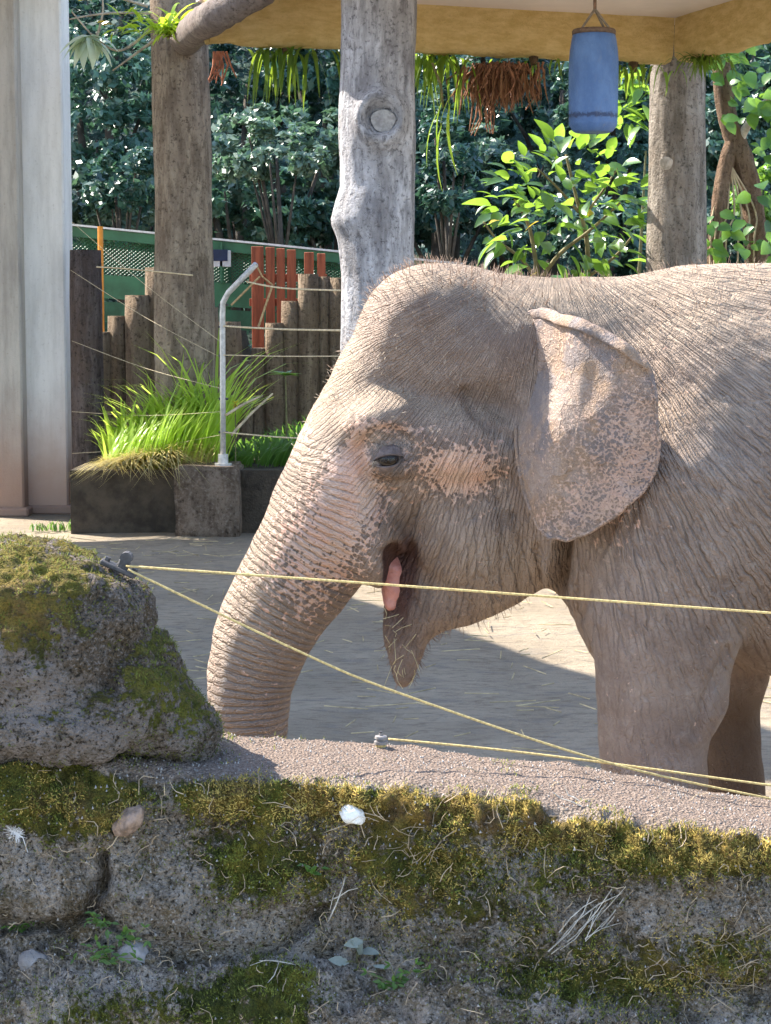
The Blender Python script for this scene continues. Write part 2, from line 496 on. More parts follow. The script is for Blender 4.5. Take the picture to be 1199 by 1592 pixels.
def skin_material(name, ear=False):
    m = NM(name, 0.72, 0.28)
    P = m.coord()
    w1 = m.noise(P, 9, 3, .6, color=True)
    cells = m.ramp(m.math('ABSOLUTE', m.math('SUBTRACT', m.noise(m.mapping(P, scale=(1.4, 1, .7)), 40, 2, .5), .5)), 0, .07)
    cells2 = m.ramp(m.math('ABSOLUTE', m.math('SUBTRACT', m.noise(P, 95, 2, .5), .5)), 0, .09)
    fine = m.noise(P, 240, 3, .6)
    big = m.noise(P, 4.5, 5, .6)
    base = m.mix(m.ramp(big, .3, .7), (.250, .178, .140), (.360, .268, .212))
    blot = m.noise(P, 22, 4, .65)
    base = m.mix(m.math('MULTIPLY', m.ramp(blot, .45, .75), .45), base, (.43, .345, .285))
    pk = m.attr('pink')
    jw = m.vmath('ADD', P, m.vmath('SCALE', m.vmath('SUBTRACT', m.noise(P, 48, 2, .5, color=True), (.5, .5, .5)), sc=.022))
    vd = m.voro(jw, 105 if ear else 66, 'F1')
    frc = m.math('ADD', vd, m.math('MULTIPLY', m.math('SUBTRACT', m.noise(P, 26, 3, .55), .5), .55))
    thr = m.math('SUBTRACT', .99, m.math('MULTIPLY', pk, 1.0))
    pm = m.ramp(m.math('SUBTRACT', frc, thr), -.10, .13)
    if ear:
        base = m.mix(m.ramp(m.noise(P, 6.5, 5, .65), .44, .58, 0, .85), base, m.mix(m.attr('earm'), (.28, .205, .165), (.33, .215, .135)))
        base = m.mix(m.ramp(m.noise(m.mapping(P, loc=(3, 1, 2)), 5.5, 5, .65), .50, .60, 0, .85), base, (.185, .160, .158))
        base = m.mix(m.ramp(m.noise(P, 34, 4, .7), .52, .66, 0, .5), base, (.155, .115, .095))
    else:
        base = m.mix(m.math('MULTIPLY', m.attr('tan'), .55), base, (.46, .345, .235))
    pinkc = m.mix(m.ramp(m.noise(P, 15, 3), .3, .7), (.76, .47, .35), (.68, .47, .36))
    base = m.mix(m.math('MULTIPLY', m.ramp(pk, .15, .6), .35 if ear else .7), base, (.17, .118, .095))
    col = m.mix(m.math('MULTIPLY', pm, .5 if ear else .95), base, pinkc)
    if ear:
        h = m.math('ADD', m.math('MULTIPLY', cells2, .25), m.math('MULTIPLY', fine, .35))
        h = m.math('ADD', h, m.math('MULTIPLY', m.noise(P, 14, 4, .6), 1.5))
        h = m.math('ADD', h, m.math('MULTIPLY', m.ramp(m.math('ABSOLUTE', m.math('SUBTRACT', m.noise(P, 9, 3, .55), .5)), 0, .035, 1, 0), .35))
        m.color(m.mix(m.ramp(cells2, 0, .8, .25, 0), col, (.13, .10, .09)))
        m.bump(h, .006)
        return m.m
    # trunk rings
    s = m.attr('slen'); tm = m.attr('trunk')
    sw = m.math('ADD', s, m.math('MULTIPLY', m.math('SUBTRACT', m.noise(P, 11, 3, .6), .5), .024))
    ringp = m.math('ABSOLUTE', m.math('SINE', m.math('MULTIPLY', sw, math.pi / .0235)))
    ring = m.math('POWER', ringp, .45)
    ringb = m.math('POWER', m.math('ABSOLUTE', m.math('SINE', m.math('MULTIPLY', m.math('ADD', sw, m.math('MULTIPLY', m.noise(P, 25, 3, .6), .03)), math.pi / .0105))), .5)
    xc = m.ramp(m.voro(m.vmath('ADD', m.mapping(m.attr('tcoord', True), scale=(58, 90, 1)), m.vmath('SCALE', w1, sc=3.0)), 1, 'DISTANCE_TO_EDGE', dim='2D'), 0, .2)
    rmod = m.ramp(m.noise(P, 7, 2, .5), .3, .65, .55, 1.0)
    htr = m.math('ADD', m.math('MULTIPLY', m.math('MULTIPLY', ring, 1.9), rmod), m.math('ADD', m.math('MULTIPLY', ringb, .35), m.math('MULTIPLY', xc, .35)))
    # folds running over cheek, neck and shoulder
    f1 = m.ramp(m.voro(m.vmath('ADD', m.attr('wv1', True), m.vmath('SCALE', w1, sc=.7)), 1.25, 'DISTANCE_TO_EDGE', dim='2D'), 0, .13)
    f2 = m.ramp(m.voro(m.vmath('ADD', m.attr('wv2', True), m.vmath('SCALE', w1, sc=.75)), 1.3, 'DISTANCE_TO_EDGE', dim='2D'), 0, .15)
    f2b = m.ramp(m.voro(m.vmath('ADD', m.attr('wv2', True), m.vmath('SCALE', w1, sc=.6)), 3.1, 'DISTANCE_TO_EDGE', dim='2D'), 0, .22)
    amt = m.ramp(m.noise(P, 3.2, 3, .55), .32, .66, .25, 1.0)
    mc = m.attr('cheek'); mh = m.attr('headm')
    fold = m.mixf(mc, f2, f1)
    famt = m.math('MULTIPLY', amt, m.math('SUBTRACT', 1.0, m.math('MULTIPLY', mh, .8)))
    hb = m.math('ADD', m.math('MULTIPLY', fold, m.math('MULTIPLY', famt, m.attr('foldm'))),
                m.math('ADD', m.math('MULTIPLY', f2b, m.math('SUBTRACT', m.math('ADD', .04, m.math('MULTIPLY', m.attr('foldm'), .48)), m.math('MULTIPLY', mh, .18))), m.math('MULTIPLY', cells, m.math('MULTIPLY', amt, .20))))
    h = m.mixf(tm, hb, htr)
    # rings of slack skin round the eye
    ed_ = m.attr('eyed')
    er = m.math('ABSOLUTE', m.math('SINE', m.math('ADD', m.math('MULTIPLY', ed_, 60.0), m.math('MULTIPLY', m.noise(P, 22, 3), 9.0))))
    em = m.ramp(ed_, .13, .05)
    em = m.ramp(ed_, .055, .135, 1, 0)
    h = m.math('ADD', h, m.math('MULTIPLY', m.math('MULTIPLY', m.math('POWER', er, .6), em), .5))
    h = m.math('ADD', h, m.math('ADD', m.math('MULTIPLY', cells2, .14), m.math('MULTIPLY', fine, .22)))
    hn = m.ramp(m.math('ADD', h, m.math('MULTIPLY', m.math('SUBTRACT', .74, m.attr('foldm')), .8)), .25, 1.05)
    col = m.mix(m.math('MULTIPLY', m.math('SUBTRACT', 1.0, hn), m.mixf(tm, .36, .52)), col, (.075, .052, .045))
    # dark rim of the eye hollow and inside of the mouth corner
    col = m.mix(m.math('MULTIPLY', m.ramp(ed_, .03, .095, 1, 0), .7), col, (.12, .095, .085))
    col = m.mix(m.attr('mouth'), col, (.075, .032, .026))
    col = m.mix(m.attr('brown_shade'), col, (.115, .070, .042))  # shade of the far leg and jaw crease, put into the colour
    m.color(col)
    m.bump(h, .0115, 1.0)
    return m.m

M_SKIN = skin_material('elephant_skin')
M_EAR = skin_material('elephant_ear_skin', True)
elephant = empty('elephant', (ep(1018, 1500).x, Y0, 0))
tag(elephant, 'grey brown Asian elephant with freckled pink face and open mouth behind mossy wall', 'elephant')
EL = np.array(elephant.location)
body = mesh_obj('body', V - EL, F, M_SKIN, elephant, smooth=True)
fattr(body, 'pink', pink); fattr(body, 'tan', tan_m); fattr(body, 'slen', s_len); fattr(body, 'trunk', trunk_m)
fattr(body, 'cheek', mcheek); fattr(body, 'headm', (1 - sstep(pu, 790, 880)) * (1 - sstep(pv, 640, 760)))
fattr(body, 'eyed', eye_d * mpp(5.75)); fattr(body, 'mouth', np.clip((gauss(pu, pv, 612, 868, 20, 26) * 1.5 + gauss(pu, pv, 622, 905, 20, 55, 3) * 1.3) * sstep(V[:, 1] - Y0, -.20, -.11) + .55 * gauss(pu, pv, 610, 856, 12, 12), 0, .93))
fattr(body, 'brown_shade', np.clip(.85 * sstep(pv, 1040, 1120) * sstep(V[:, 1] - Y0, -.02, .12) + .5 * gauss(pu, pv, 620, 815, 26, 20) + .55 * gauss(pu, pv, 876, 880, 14, 60, 8), 0, .9))
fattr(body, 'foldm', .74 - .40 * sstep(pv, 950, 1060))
vattr(body, 'wv1', wv1); vattr(body, 'wv2', wv2)
tang = np.arctan2(V[:, 1] - Y0, .02 + np.abs(best)) * .2
vattr(body, 'tcoord', np.stack([(V[:, 1] - Y0) + .6 * V[:, 0], s_len, z0], 1))

# front depth of the body over the picture, for things that lie on the skin
FG = np.full((220, 340), 99.0)
sel = (V[:, 1] < Y0 + .05)
gu = np.clip((pu[sel] / 8).astype(int), 0, 219); gv = np.clip((pv[sel] / 8).astype(int), 0, 339)
np.minimum.at(FG, (gu, gv), V[sel, 1])
def front(u, v, rad=1):
    i, j = int(u / 8), int(v / 8)
    w = FG[max(i - rad, 0):i + rad + 1, max(j - rad, 0):j + rad + 1]; w = w[w < 90]
    return float(w.min()) if len(w) else Y0

# ---- ears
OUT = [(808, 508), (818, 490), (842, 484), (885, 494), (940, 517), (985, 547), (1012, 580), (1021, 640), (1022, 715), (1003, 757), (960, 800),
       (905, 831), (872, 839), (846, 828), (826, 795), (810, 742), (803, 685), (804, 640), (806, 590), (806, 545)]
def build_ear(side):
    S = spline(OUT + [OUT[0]], 7)[:-1]; n = len(S)
    for i_ in range(n):
        g_ = 1.0 if S[i_][0] > 830 else .25
        S[i_] += g_ * 4.0 * np.array([mnoise.noise(Vector((i_ * .23, side, 0))) + .5 * mnoise.noise(Vector((i_ * .7, side, 3))), mnoise.noise(Vector((i_ * .23, side, 9))) + .5 * mnoise.noise(Vector((i_ * .7, side, 6)))])
    cen = np.array([900, 655.])
    rings = [0.06, .2, .35, .5, .64, .76, .86, .93, .975, 1.0]
    pts = []
    def depth(u, v):
        f = front(u, v, 1)
        dr = max(0.0, (u - 804) / (62.0 + 50.0 * max(0.0, min(1.0, (650 - v) / 60.0))))
        a = float(sstep(np.array(dr), 0, 1))
        low = float(sstep(np.array(v), 640, 700)) 
        plane = 5.575 - .165 * max(0, (u - 806)) / 215 - .014 * math.sin((v - 500) / 75.0) - .007 * math.sin((u + v * .6) / 34.0) - .012 * mnoise.fractal(Vector((u / 45, v / 60, 2)), .9, 2, 3) - .02 * low * (1 - a)
        return (1 - a) * (f + .05) * (1 - low) + (1 - a) * low * (f - .012) + a * plane
    for r in rings:
        for q in S:
            u, v = cen + (q[:2] - cen) * r
            dish = .035 * (1 - abs(2 * r - 1))
            y = depth(u, v) + dish * .15
            pts.append(at(u, v, y))
    # rolled rim: strong on the upper edge, a thin bead elsewhere
    for phi in (50, 100, 150, 200, 245):
        for i, q in enumerate(S):
            tng = S[(i + 1) % n][:2] - S[i - 1][:2]; nrm = np.array([tng[1], -tng[0]]); nrm /= np.linalg.norm(nrm) + 1e-9
            top = float(sstep(np.array(-q[1] + 600 + .0 * q[0]), 0, 60)) * float(sstep(np.array(q[0]), 812, 835))
            rr = .5 + 1.3 * float(sstep(np.array(q[0]), 808, 830) if q[1] < 660 else 1) + 6.2 * top * (1 - .25 * abs(q[0] - 900) / 110)
            off = rr * math.sin(R(phi)) - rr * 0.6 * (1 - math.cos(R(phi))) * top
            y = depth(q[0], q[1]) - rr * (1 - math.cos(R(phi))) * mpp(5.5)
            uu = q[0] + nrm[0] * off; vv = q[1] + nrm[1] * off
            pts.append(at(uu, vv, y))
    P = np.array([tuple(p) for p in pts])
    nr = len(rings) + 5
    cidx = len(P); P = np.vstack([P, np.array(tuple(at(cen[0], cen[1], depth(*cen) + .0)))])
    fc = []
    for r in range(nr - 1):
        for i in range(n):
            j = (i + 1) % n
            fc.append((r * n + i, (r + 1) * n + i, (r + 1) * n + j, r * n + j))
    for i in range(n): fc.append((i, (i + 1) % n, cidx))
    eu, ev = project(P)
    if side > 0: P[:, 1] = 2 * Y0 - P[:, 1]
    o = mesh_obj('ear', P - EL, fc, M_EAR, elephant, smooth=True)
    pe = .70 * (.60 * gauss(eu, ev, 1000, 680, 34, 80) + .58 * gauss(eu, ev, 890, 800, 60, 30, -20) + .45 * gauss(eu, ev, 960, 760, 45, 45)
          + .42 * gauss(eu, ev, 900, 680, 60, 30, -25) + .45 * gauss(eu, ev, 870, 525, 40, 14, 15) + .10)
    fattr(o, 'pink', pe)
    fattr(o, 'earm', sstep(eu, 825, 900) * 1.0 + (1 - sstep(eu, 825, 900)) * sstep(ev, 620, 680))
    so = o.modifiers.new('thick', 'SOLIDIFY'); so.thickness = .008; so.offset = 0
    sb = o.modifiers.new('smooth', 'SUBSURF'); sb.levels = 1; sb.render_levels = 1
    return o
build_ear(-1); build_ear(1)

# ---- eyes with lids
M_EYE = NM('elephant_eye', 0.08, 0.6); M_EYE.color((.012, .008, .006)); M_EYE = M_EYE.m
M_LID = simple('elephant_eyelid', (.16, .120, .108), .6, .3, 60, .004, bscale=180)
def sphere_part(cx, r, a0, a1, b0, b1, na=14, nb=8, sc=(1, 1, 1)):
    v, f = [], []
    for i in range(na + 1):
        for j in range(nb + 1):
            a = a0 + (a1 - a0) * i / na; b = b0 + (b1 - b0) * j / nb
            v.append((cx[0] + r * sc[0] * math.cos(b) * math.sin(a), cx[1] - r * sc[1] * math.cos(b) * math.cos(a), cx[2] + r * sc[2] * math.sin(b)))
    for i in range(na):
        for j in range(nb):
            f.append((i * (nb + 1) + j, (i + 1) * (nb + 1) + j, (i + 1) * (nb + 1) + j + 1, i * (nb + 1) + j + 1))
    return v, f
fe = front(605, 716, 1)
M_LASH = simple('eyelash', (.03, .024, .02), .5, .2, 20)
for side in (-1, 1):
    c = np.array(at(604, 714, fe + .027)) - EL
    if side > 0: c[1] = -c[1]
    ms = 1 if side < 0 else -1
    v, f = sphere_part((0, 0, 0), .036, -math.pi, math.pi, -math.pi / 2, math.pi / 2, 24, 14)
    eye = mesh_obj('eye', [(c[0] + p[0], c[1] + ms * p[1], c[2] + p[2]) for p in v], f, M_EYE, elephant, smooth=True)
    for nm, b0, b1, rr in (('upper_lid', R(20), R(75), .0415), ('lower_lid', R(-70), R(-28), .0400)):
        v, f = sphere_part((0, 0, 0), rr, R(-75), R(75), b0, b1, 16, 6, (1.22, .95, 1.0))
        # lids slant and close towards the corners
        v = [(p[0], p[1], p[2] * (1 - .0 * abs(p[0])) - (math.copysign(1, p[2]) * 6.0 * p[0] ** 2 if abs(p[2]) < .03 else 0) + .12 * p[0]) for p in v]
        o = mesh_obj(nm, [(c[0] + p[0], c[1] + ms * p[1], c[2] + p[2]) for p in v], f, M_LID, eye, smooth=True)
        so = o.modifiers.new('thick', 'SOLIDIFY'); so.thickness = .005; so.offset = 0

    mb = MB(); rl = random.Random(3 + side)
    for k in range(26):
        t = -1 + 2 * k / 25.; b = Vector((c[0] + .040 * t, c[1] - ms * (.040 * math.sqrt(max(0, 1 - .8 * t * t))), c[2] + .013 - .008 * t * t + .005 * t))
        mb.tube([b, b + Vector((.006 * t, -ms * .010, -.004)), b + Vector((.012 * t + rl.gauss(0, .003), -ms * .018, -.016 - .006 * rl.random()))], [.0009, .0008, .0003], 4)
    tag(mb.build('eyelashes', M_LASH, eye), kind='stuff')

# ---- tongue, toenails, tail
M_TONGUE = NM('elephant_tongue', .28, .6); M_TONGUE.color(M_TONGUE.mix(M_TONGUE.noise(M_TONGUE.coord(), 30, 4), (.46, .13, .10), (.66, .33, .27))); M_TONGUE.bump(M_TONGUE.noise(M_TONGUE.coord(), 120), .004); M_TONGUE = M_TONGUE.m
c = np.array(at(614, 906, Y0 - .035)) - EL
v, f = sphere_part((0, 0, 0), 1.0, -math.pi, math.pi, -math.pi / 2, math.pi / 2, 22, 16)
sq = lambda t, e_: math.copysign(abs(t) ** e_, t)
tongue = mesh_obj('tongue', [(c[0] - .004 + sq(p[0], .75) * .040 * (1.0 + .22 * p[2]) - .010 * p[2] * p[2], c[1] + .005 + sq(p[1], .8) * .036 + .012 * p[0] * p[0] + .006 * math.sin(9 * p[2] + 2 * p[0]), c[2] + sq(p[2], .85) * .088) for p in v], f, M_TONGUE, elephant, smooth=True)
M_NAIL = simple('toenail', (.42, .36, .29), .5, .2, 40, .002)
for (u, v_, yo, sgn) in ((1014, 1500, -.30, -1), (1150, 1455, .30, 1), (1758, 1500, -.30, -1), (1683, 1455, .30, 1)):
    cpos = at(u, v_, Y0 + yo); rad = (86 if sgn < 0 else 66) * mpp(Y0 + yo)
    for k in range(5):
        a = math.pi + R(-62 + 31 * k)
        v, f = sphere_part((0, 0, 0), 1.0, -math.pi, math.pi, 0, math.pi / 2, 10, 4)
        M = Matrix.Rotation(a, 3, 'Z')
        pts = [M @ Vector((p[0] * .02, p[1] * .035, p[2] * .055)) + Vector((cpos.x - EL[0] + rad * 1.0 * math.cos(a), cpos.y - EL[1] + rad * 1.0 * math.sin(a), .012)) for p in v]
        mesh_obj('toenail', pts, f, M_NAIL, elephant, smooth=True)
mb = MB()
tl = [at(u, v_, Y0) - Vector(EL) for u, v_ in ((1925, 640), (1985, 690), (2010, 800), (2005, 960), (1998, 1120), (2000, 1180))]
mb.tube([Vector(p) for p in spline([tuple(p) for p in tl], 4)], list(np.linspace(.06, .016, 21)), 10)
M_TAIL = simple('tail_skin', (.22, .18, .16), .8, .3, 20, .006)
mb.build('tail', M_TAIL, elephant, smooth=True)

# ---- bristles
def hairs(name, idx, length, spread, lean, mat, width=.0011, seed=1):
    r = np.random.default_rng(seed); n = len(idx)
    base = V[idx] - EL + N[idx] * -.002
    d = N[idx] + r.normal(0, spread, (n, 3)) + np.array(lean)
    d /= np.linalg.norm(d, axis=1)[:, None]
    L = length * r.uniform(.45, 1.2, n)
    side = np.cross(d, r.normal(0, 1, (n, 3))); side /= np.linalg.norm(side, axis=1)[:, None] + 1e-9
    s2 = np.cross(d, side)
    bend = r.normal(0, .22, (n, 3)) + np.array([0, 0, -.12])
    mid = base + d * (L * .55)[:, None]; tip = base + (d + bend * .9) * L[:, None]; mid = mid + bend * (L * .18)[:, None]
    w = width * r.uniform(.7, 1.3, n)[:, None]
    rows = []
    for c, k in ((base, 1.0), (mid, .75)):
        for a in (0, 2.094, 4.189): rows.append(c + (side * math.cos(a) + s2 * math.sin(a)) * w * k)
    rows.append(tip)
    P = np.stack(rows, 1).reshape(-1, 3)
    b = (np.arange(n) * 7)[:, None]
    quads = []
    tri = []
    for k in range(3):
        k2 = (k + 1) % 3
        tri += [b + np.array([k, k2, 3 + k2]), b + np.array([k, 3 + k2, 3 + k]), b + np.array([3 + k, 3 + k2, 6])]
    o = mesh_obj(name, P, np.concatenate(tri).astype(np.int32), mat, elephant)
    tag(o, kind='stuff')
    return o
M_HAIR = simple('bristle', (.26, .17, .12), .55, .3, 10)
M_HAIRL = simple('pale_bristle', (.50, .40, .30), .5, .3, 10)
vis = (pu > 250) & (pu < 1400)
def pick(wt, n, seed):
    r = np.random.default_rng(seed); wt = np.where(vis, wt, 0); return r.choice(len(V), n, replace=True, p=wt / wt.sum())
top = sstep(N[:, 2], .25, .8) * (pv < 620)
crown = gauss(pu, pv, 700, 430, 110, 60) * sstep(N[:, 2], -.1, .6)
hairs('crown_bristles', pick(crown + .12 * top, 1150, 1), .038, .30, (-.1, 0, .15), M_HAIR, seed=1)
hairs('back_bristles', pick(top, 850, 2), .022, .35, (.3, 0, .1), M_HAIR, .0009, seed=2)
hairs('face_bristles', pick(gauss(pu, pv, 640, 540, 90, 80) + .3 * gauss(pu, pv, 520, 600, 50, 60), 600, 3), .024, .35, (.1, 0, -.1), M_HAIRL, .0009, seed=3)
hairs('chin_bristles', pick(gauss(pu, pv, 650, 1000, 35, 40) + .15 * gauss(pu, pv, 740, 940, 60, 25), 520, 4), .032, .4, (0, -.1, -.5), M_HAIR, .0010, seed=4)
hairs('body_bristles', pick(sstep(pu, 850, 1000) * (pv < 1250) * 1.0, 500, 5), .010, .4, (.3, 0, -.3), M_HAIRL, .0008, seed=5)
# a few dried grass stems stuck to the wet lower lip
M_STRAW = simple('straw', (.55, .46, .27), .7, .3, 25)
mb = MB(); rr = random.Random(8)
lip = [i for i in np.nonzero((pu > 598) & (pu < 650) & (pv > 950) & (pv < 1070) & (for_side < .06))[0]]
for k in range(34):
    p = Vector(V[rr.choice(lip)] - EL) + Vector((0, -.006, 0))
    d = Vector((rr.gauss(0, .45), -.25 - .2 * rr.random(), rr.gauss(.2, 1))).normalized() * rr.uniform(.02, .075)
    mb.tube([p, p + d * .5 + Vector((rr.gauss(0, .006), 0, 0)), p + d], .0011, 4)
tag(mb.build('chewed_straw', M_STRAW, elephant), kind='stuff')
# ------------------------------------------------------------------ ground
gm = NM('packed_earth', .92, .15); P = gm.coord()
g1 = gm.noise(P, .9, 6, .62); g2 = gm.noise(gm.mapping(P, scale=(1, 2.2, 1)), 9, 6, .7); g3 = gm.noise(P, 70, 4, .7)
gc = gm.mix(gm.ramp(g1, .35, .65), (.265, .218, .160), (.340, .284, .212))
gc = gm.mix(gm.ramp(g2, .45, .68, 0, .75), gc, (.17, .135, .098))
g4 = gm.noise(gm.mapping(P, scale=(1, 1.6, 1)), 2.6, 6, .7)
gc = gm.mix(gm.ramp(g4, .52, .64, 0, .55), gc, (.185, .165, .145))
gc = gm.mix(gm.ramp(g3, .55, .75, 0, .55), gc, (.42, .36, .28))
gm.color(gc); gm.bump(gm.math('ADD', gm.math('MULTIPLY', g2, 1.0), gm.math('MULTIPLY', g3, .35)), .03)
nx, ny = 150, 170
gx = np.linspace(-1, 1, nx); gx = 60 * np.sign(gx) * (np.abs(gx) * .12 + .88 * np.abs(gx) ** 3)
gy = np.concatenate([np.linspace(-40, 4, 20), np.linspace(4.3, 24, 120), np.linspace(25, 70, 30)])
G = np.array([(x, y, 0.0) for y in gy for x in gx])
lump = np.array([.035 * mnoise.fractal(Vector((p[0] * .5, p[1] * .5, 1.3)), .9, 2, 4) for p in G])
fl = (G[:, 1] > 7.5) & (G[:, 1] < 19) & (np.abs(G[:, 0]) < 7)
G[:, 2] = np.where(fl, lump, lump * .2) - .012
gf = np.array([(j * nx + i, j * nx + i + 1, (j + 1) * nx + i + 1, (j + 1) * nx + i) for j in range(len(gy) - 1) for i in range(nx - 1)])
tag(mesh_obj('ground', G, gf, gm.m, smooth=True), kind='structure')
q = np.random.default_rng(55); n = 900
pos = np.stack([q.uniform(-4, 4, n), q.uniform(7.5, 18, n), np.full(n, .012)], 1); an = q.uniform(0, np.pi, n); L = q.uniform(.03, .14, n)
dv = np.stack([np.cos(an), np.sin(an), q.normal(0, .04, n)], 1) * L[:, None]; sd = np.stack([-np.sin(an), np.cos(an), 0 * an], 1) * .004; up_ = np.array([0, 0, .006])
SV = np.stack([pos - dv - sd, pos - dv + sd, pos - dv + up_, pos + dv - sd, pos + dv + sd, pos + dv + up_], 1).reshape(-1, 3); kq = (np.arange(n) * 6)[:, None]
SF = np.concatenate([kq + np.array(t) for t in ((0, 2, 5, 3), (2, 1, 4, 5), (1, 0, 3, 4))]).astype(np.int32)
tag(mesh_obj('straw_litter', SV, SF, simple('ground_straw', (.42, .33, .19), .85, .4, 9)), 'scattered straw bits on the yard floor', 'straw', kind='stuff')
# visitors' path in front of the wall
pm_ = simple('path_concrete', (.30, .285, .26), .9, .2, 3, .01, bscale=60)
mb = MB(); mb.box((0, -7.6, .215), (40, 21.6, .45), bev=.01)
tag(mb.build('path', pm_), kind='structure')

# ------------------------------------------------------------------ mossy rock wall
def rock_material(name, moss_attr=True, tint=(1, 1, 1)):
    m = NM(name, .93, .2); P = m.coord()
    big = m.noise(P, 5, 5, .62); med = m.noise(P, 24, 5, .7); fine = m.noise(P, 130, 4, .7)
    pit = m.voro(P, 170, 'F1')
    c = m.mix(m.ramp(big, .35, .65), (.185, .142, .098), (.45, .385, .325))
    c = m.mix(m.ramp(med, .42, .66, 0, .8), c, (.165, .118, .058))
    c = m.mix(m.ramp(fine, .53, .64, 0, .9), c, (.45, .385, .325))
    c = m.mix(m.ramp(fine, .36, .48, .95, 0), c, (.035, .026, .016))
    conc = m.mix(m.ramp(pit, .1, .55), (.315, .240, .192), (.190, .138, .108))
    conc = m.mix(m.ramp(fine, .4, .7, 0, .6), conc, (.45, .36, .30))
    c = m.mix(m.attr('crete'), c, conc)
    c = m.mix(1.0, c, tint, 'MULTIPLY')
    ms = m.attr('moss')
    mn = m.math('ADD', m.math('MULTIPLY', m.noise(P, 19, 6, .75), .68), m.math('MULTIPLY', m.noise(P, 95, 3, .6), .32))
    mm = m.ramp(m.math('SUBTRACT', mn, m.math('SUBTRACT', .80, m.math('MULTIPLY', ms, .42))), -.02, .06)
    mcol = m.mix(m.ramp(m.noise(P, 11, 4, .65), .38, .64), (.075, .090, .016), (.235, .215, .030))
    mcol = m.mix(m.attr('gold'), mcol, m.mix(m.ramp(m.noise(P, 31, 3, .6), .4, .62), (.42, .27, .065), (.26, .150, .070)))
    mcol = m.mix(m.ramp(m.noise(P, 190, 3, .65), .42, .66, 0, .55), mcol, (.030, .032, .008))
    c = m.mix(mm, c, mcol)
    m.color(c)
    h = m.math('ADD', m.math('MULTIPLY', med, .9), m.math('ADD', m.math('MULTIPLY', fine, .75), m.math('MULTIPLY', pit, .5)))
    h = m.math('ADD', h, m.math('MULTIPLY', m.math('MULTIPLY', mm, m.noise(P, 240, 3, .7)), 1.1))
    m.bump(h, .020)
    return m.m
M_ROCK = rock_material('mossy_rock')

# control lines of the wall, read off the photograph
LU = np.array([-700, -300, 0, 160, 300, 450, 600, 760, 900, 1050, 1199, 1500, 1900])
LIPV = np.interp(np.arange(-700, 1901), LU, [1180, 1180, 1182, 1188, 1203, 1206, 1212, 1232, 1258, 1278, 1293, 1310, 1320])
FARV = np.interp(np.arange(-700, 1901), LU, [1140, 1140, 1143, 1146, 1148, 1150, 1160, 1176, 1190, 1210, 1240, 1262, 1275])
def lip_z(u): return at(u, LIPV[int(np.clip(u, -700, 1899)) + 700], 3.50).z
def far_z(u): return at(u, FARV[int(np.clip(u, -700, 1899)) + 700], 3.82).z
xs = np.concatenate([np.linspace(-4.5, -.82, 70), np.linspace(-.81, .83, 300), np.linspace(.84, 4.5, 70)])
prof_n = 190
verts = []
for x in xs:
    u = CU + FPX * x / 3.5
    zl, zf = lip_z(u), far_z(u)
    pts = []
    # back, top, lip, face, ledge, foot
    ctrl = [(4.02, -.05), (4.00, .5), (3.95, zf - .10), (3.86, zf - .012), (3.78, zf + .002), (3.62, (zl + zf) / 2 + .004), (3.52, zl + .002), (3.475, zl - .018),
            (3.455, zl - .06), (3.44, zl - .15), (3.425, zl - .24), (3.40, zl - .31), (3.30, zl - .345), (3.24, zl - .38), (3.22, zl - .50), (3.20, .40)]
    verts.append(spline(ctrl, 12))
W0 = np.array([[(x, q[0], q[1]) for q in row] for x, row in zip(xs, verts)])
# keep more points on the visible part
t_full = np.linspace(0, 1, W0.shape[1])
dist = np.r_[0, np.cumsum(np.linalg.norm(np.diff(W0[230], axis=0), axis=1))]; dist /= dist[-1]
wgt = np.interp(np.linspace(0, 1, 260), [0, .18, .80, 1], [0, .40, .86, 1.0])
Wp = np.stack([np.stack([np.interp(wgt, dist, row[:, k]) for k in range(3)], 1) for row in W0])
NXW, NTW = Wp.shape[:2]
WV = Wp.reshape(-1, 3)
wf = np.array([(i * NTW + j, i * NTW + j + 1, (i + 1) * NTW + j + 1, (i + 1) * NTW + j) for i in range(NXW - 1) for j in range(NTW - 1)])
wn_ = vnormals(WV, wf)
if wn_[np.argmax(WV[:, 2])][2] < 0: wf = wf[:, ::-1].copy(); wn_ = -wn_
wu, wv = project(WV)
lipv = np.interp(wu, np.arange(-700, 1901), LIPV)
face = sstep(wv - lipv, -12, 40)                # 0 on the level top, 1 on the face
big = fbm(WV, 4.2, 4, 1.7); med = fbm(WV, 15, 4, 5.2); fin = fbm(WV, 60, 3, 9.4)
visw = (WV[:, 1] < 3.9) & (wv < 1720)
d = face * (.022 * big + .022 * med + .011 * fin) + (1 - face) * (.004 * big + .0035 * med + .0016 * fin)
def wcrease(pts, w, dep):
    S = spline(pts, 8); dd = np.full(len(WV), 1e9)
    for a, b in zip(S, S[1:]):
        ab = b[:2] - a[:2]; t = np.clip(((wu - a[0]) * ab[0] + (wv - a[1]) * ab[1]) / (ab @ ab + 1e-9), 0, 1)
        dd = np.minimum(dd, np.hypot(wu - a[0] - t * ab[0], wv - a[1] - t * ab[1]))
    return -dep * np.exp(-(dd / w) ** 2)
vm = visw * 1.0
jit = 9 * fbm(WV, 22, 2, 3.3)
wu_s, wv_s = wu.copy(), wv.copy(); wu = wu + jit; wv = wv + jit[::-1] * .6
d += vm * wcrease([(166, 1330), (164, 1370), (150, 1400), (132, 1424), (95, 1438), (20, 1442), (-80, 1440)], 9, .055)
d += vm * wcrease([(150, 1410), (190, 1455), (240, 1488), (330, 1497), (410, 1486), (470, 1450), (505, 1412)], 8, .032)
d += vm * wcrease([(540, 1370), (556, 1440), (560, 1500), (640, 1530), (760, 1540)], 10, .016)
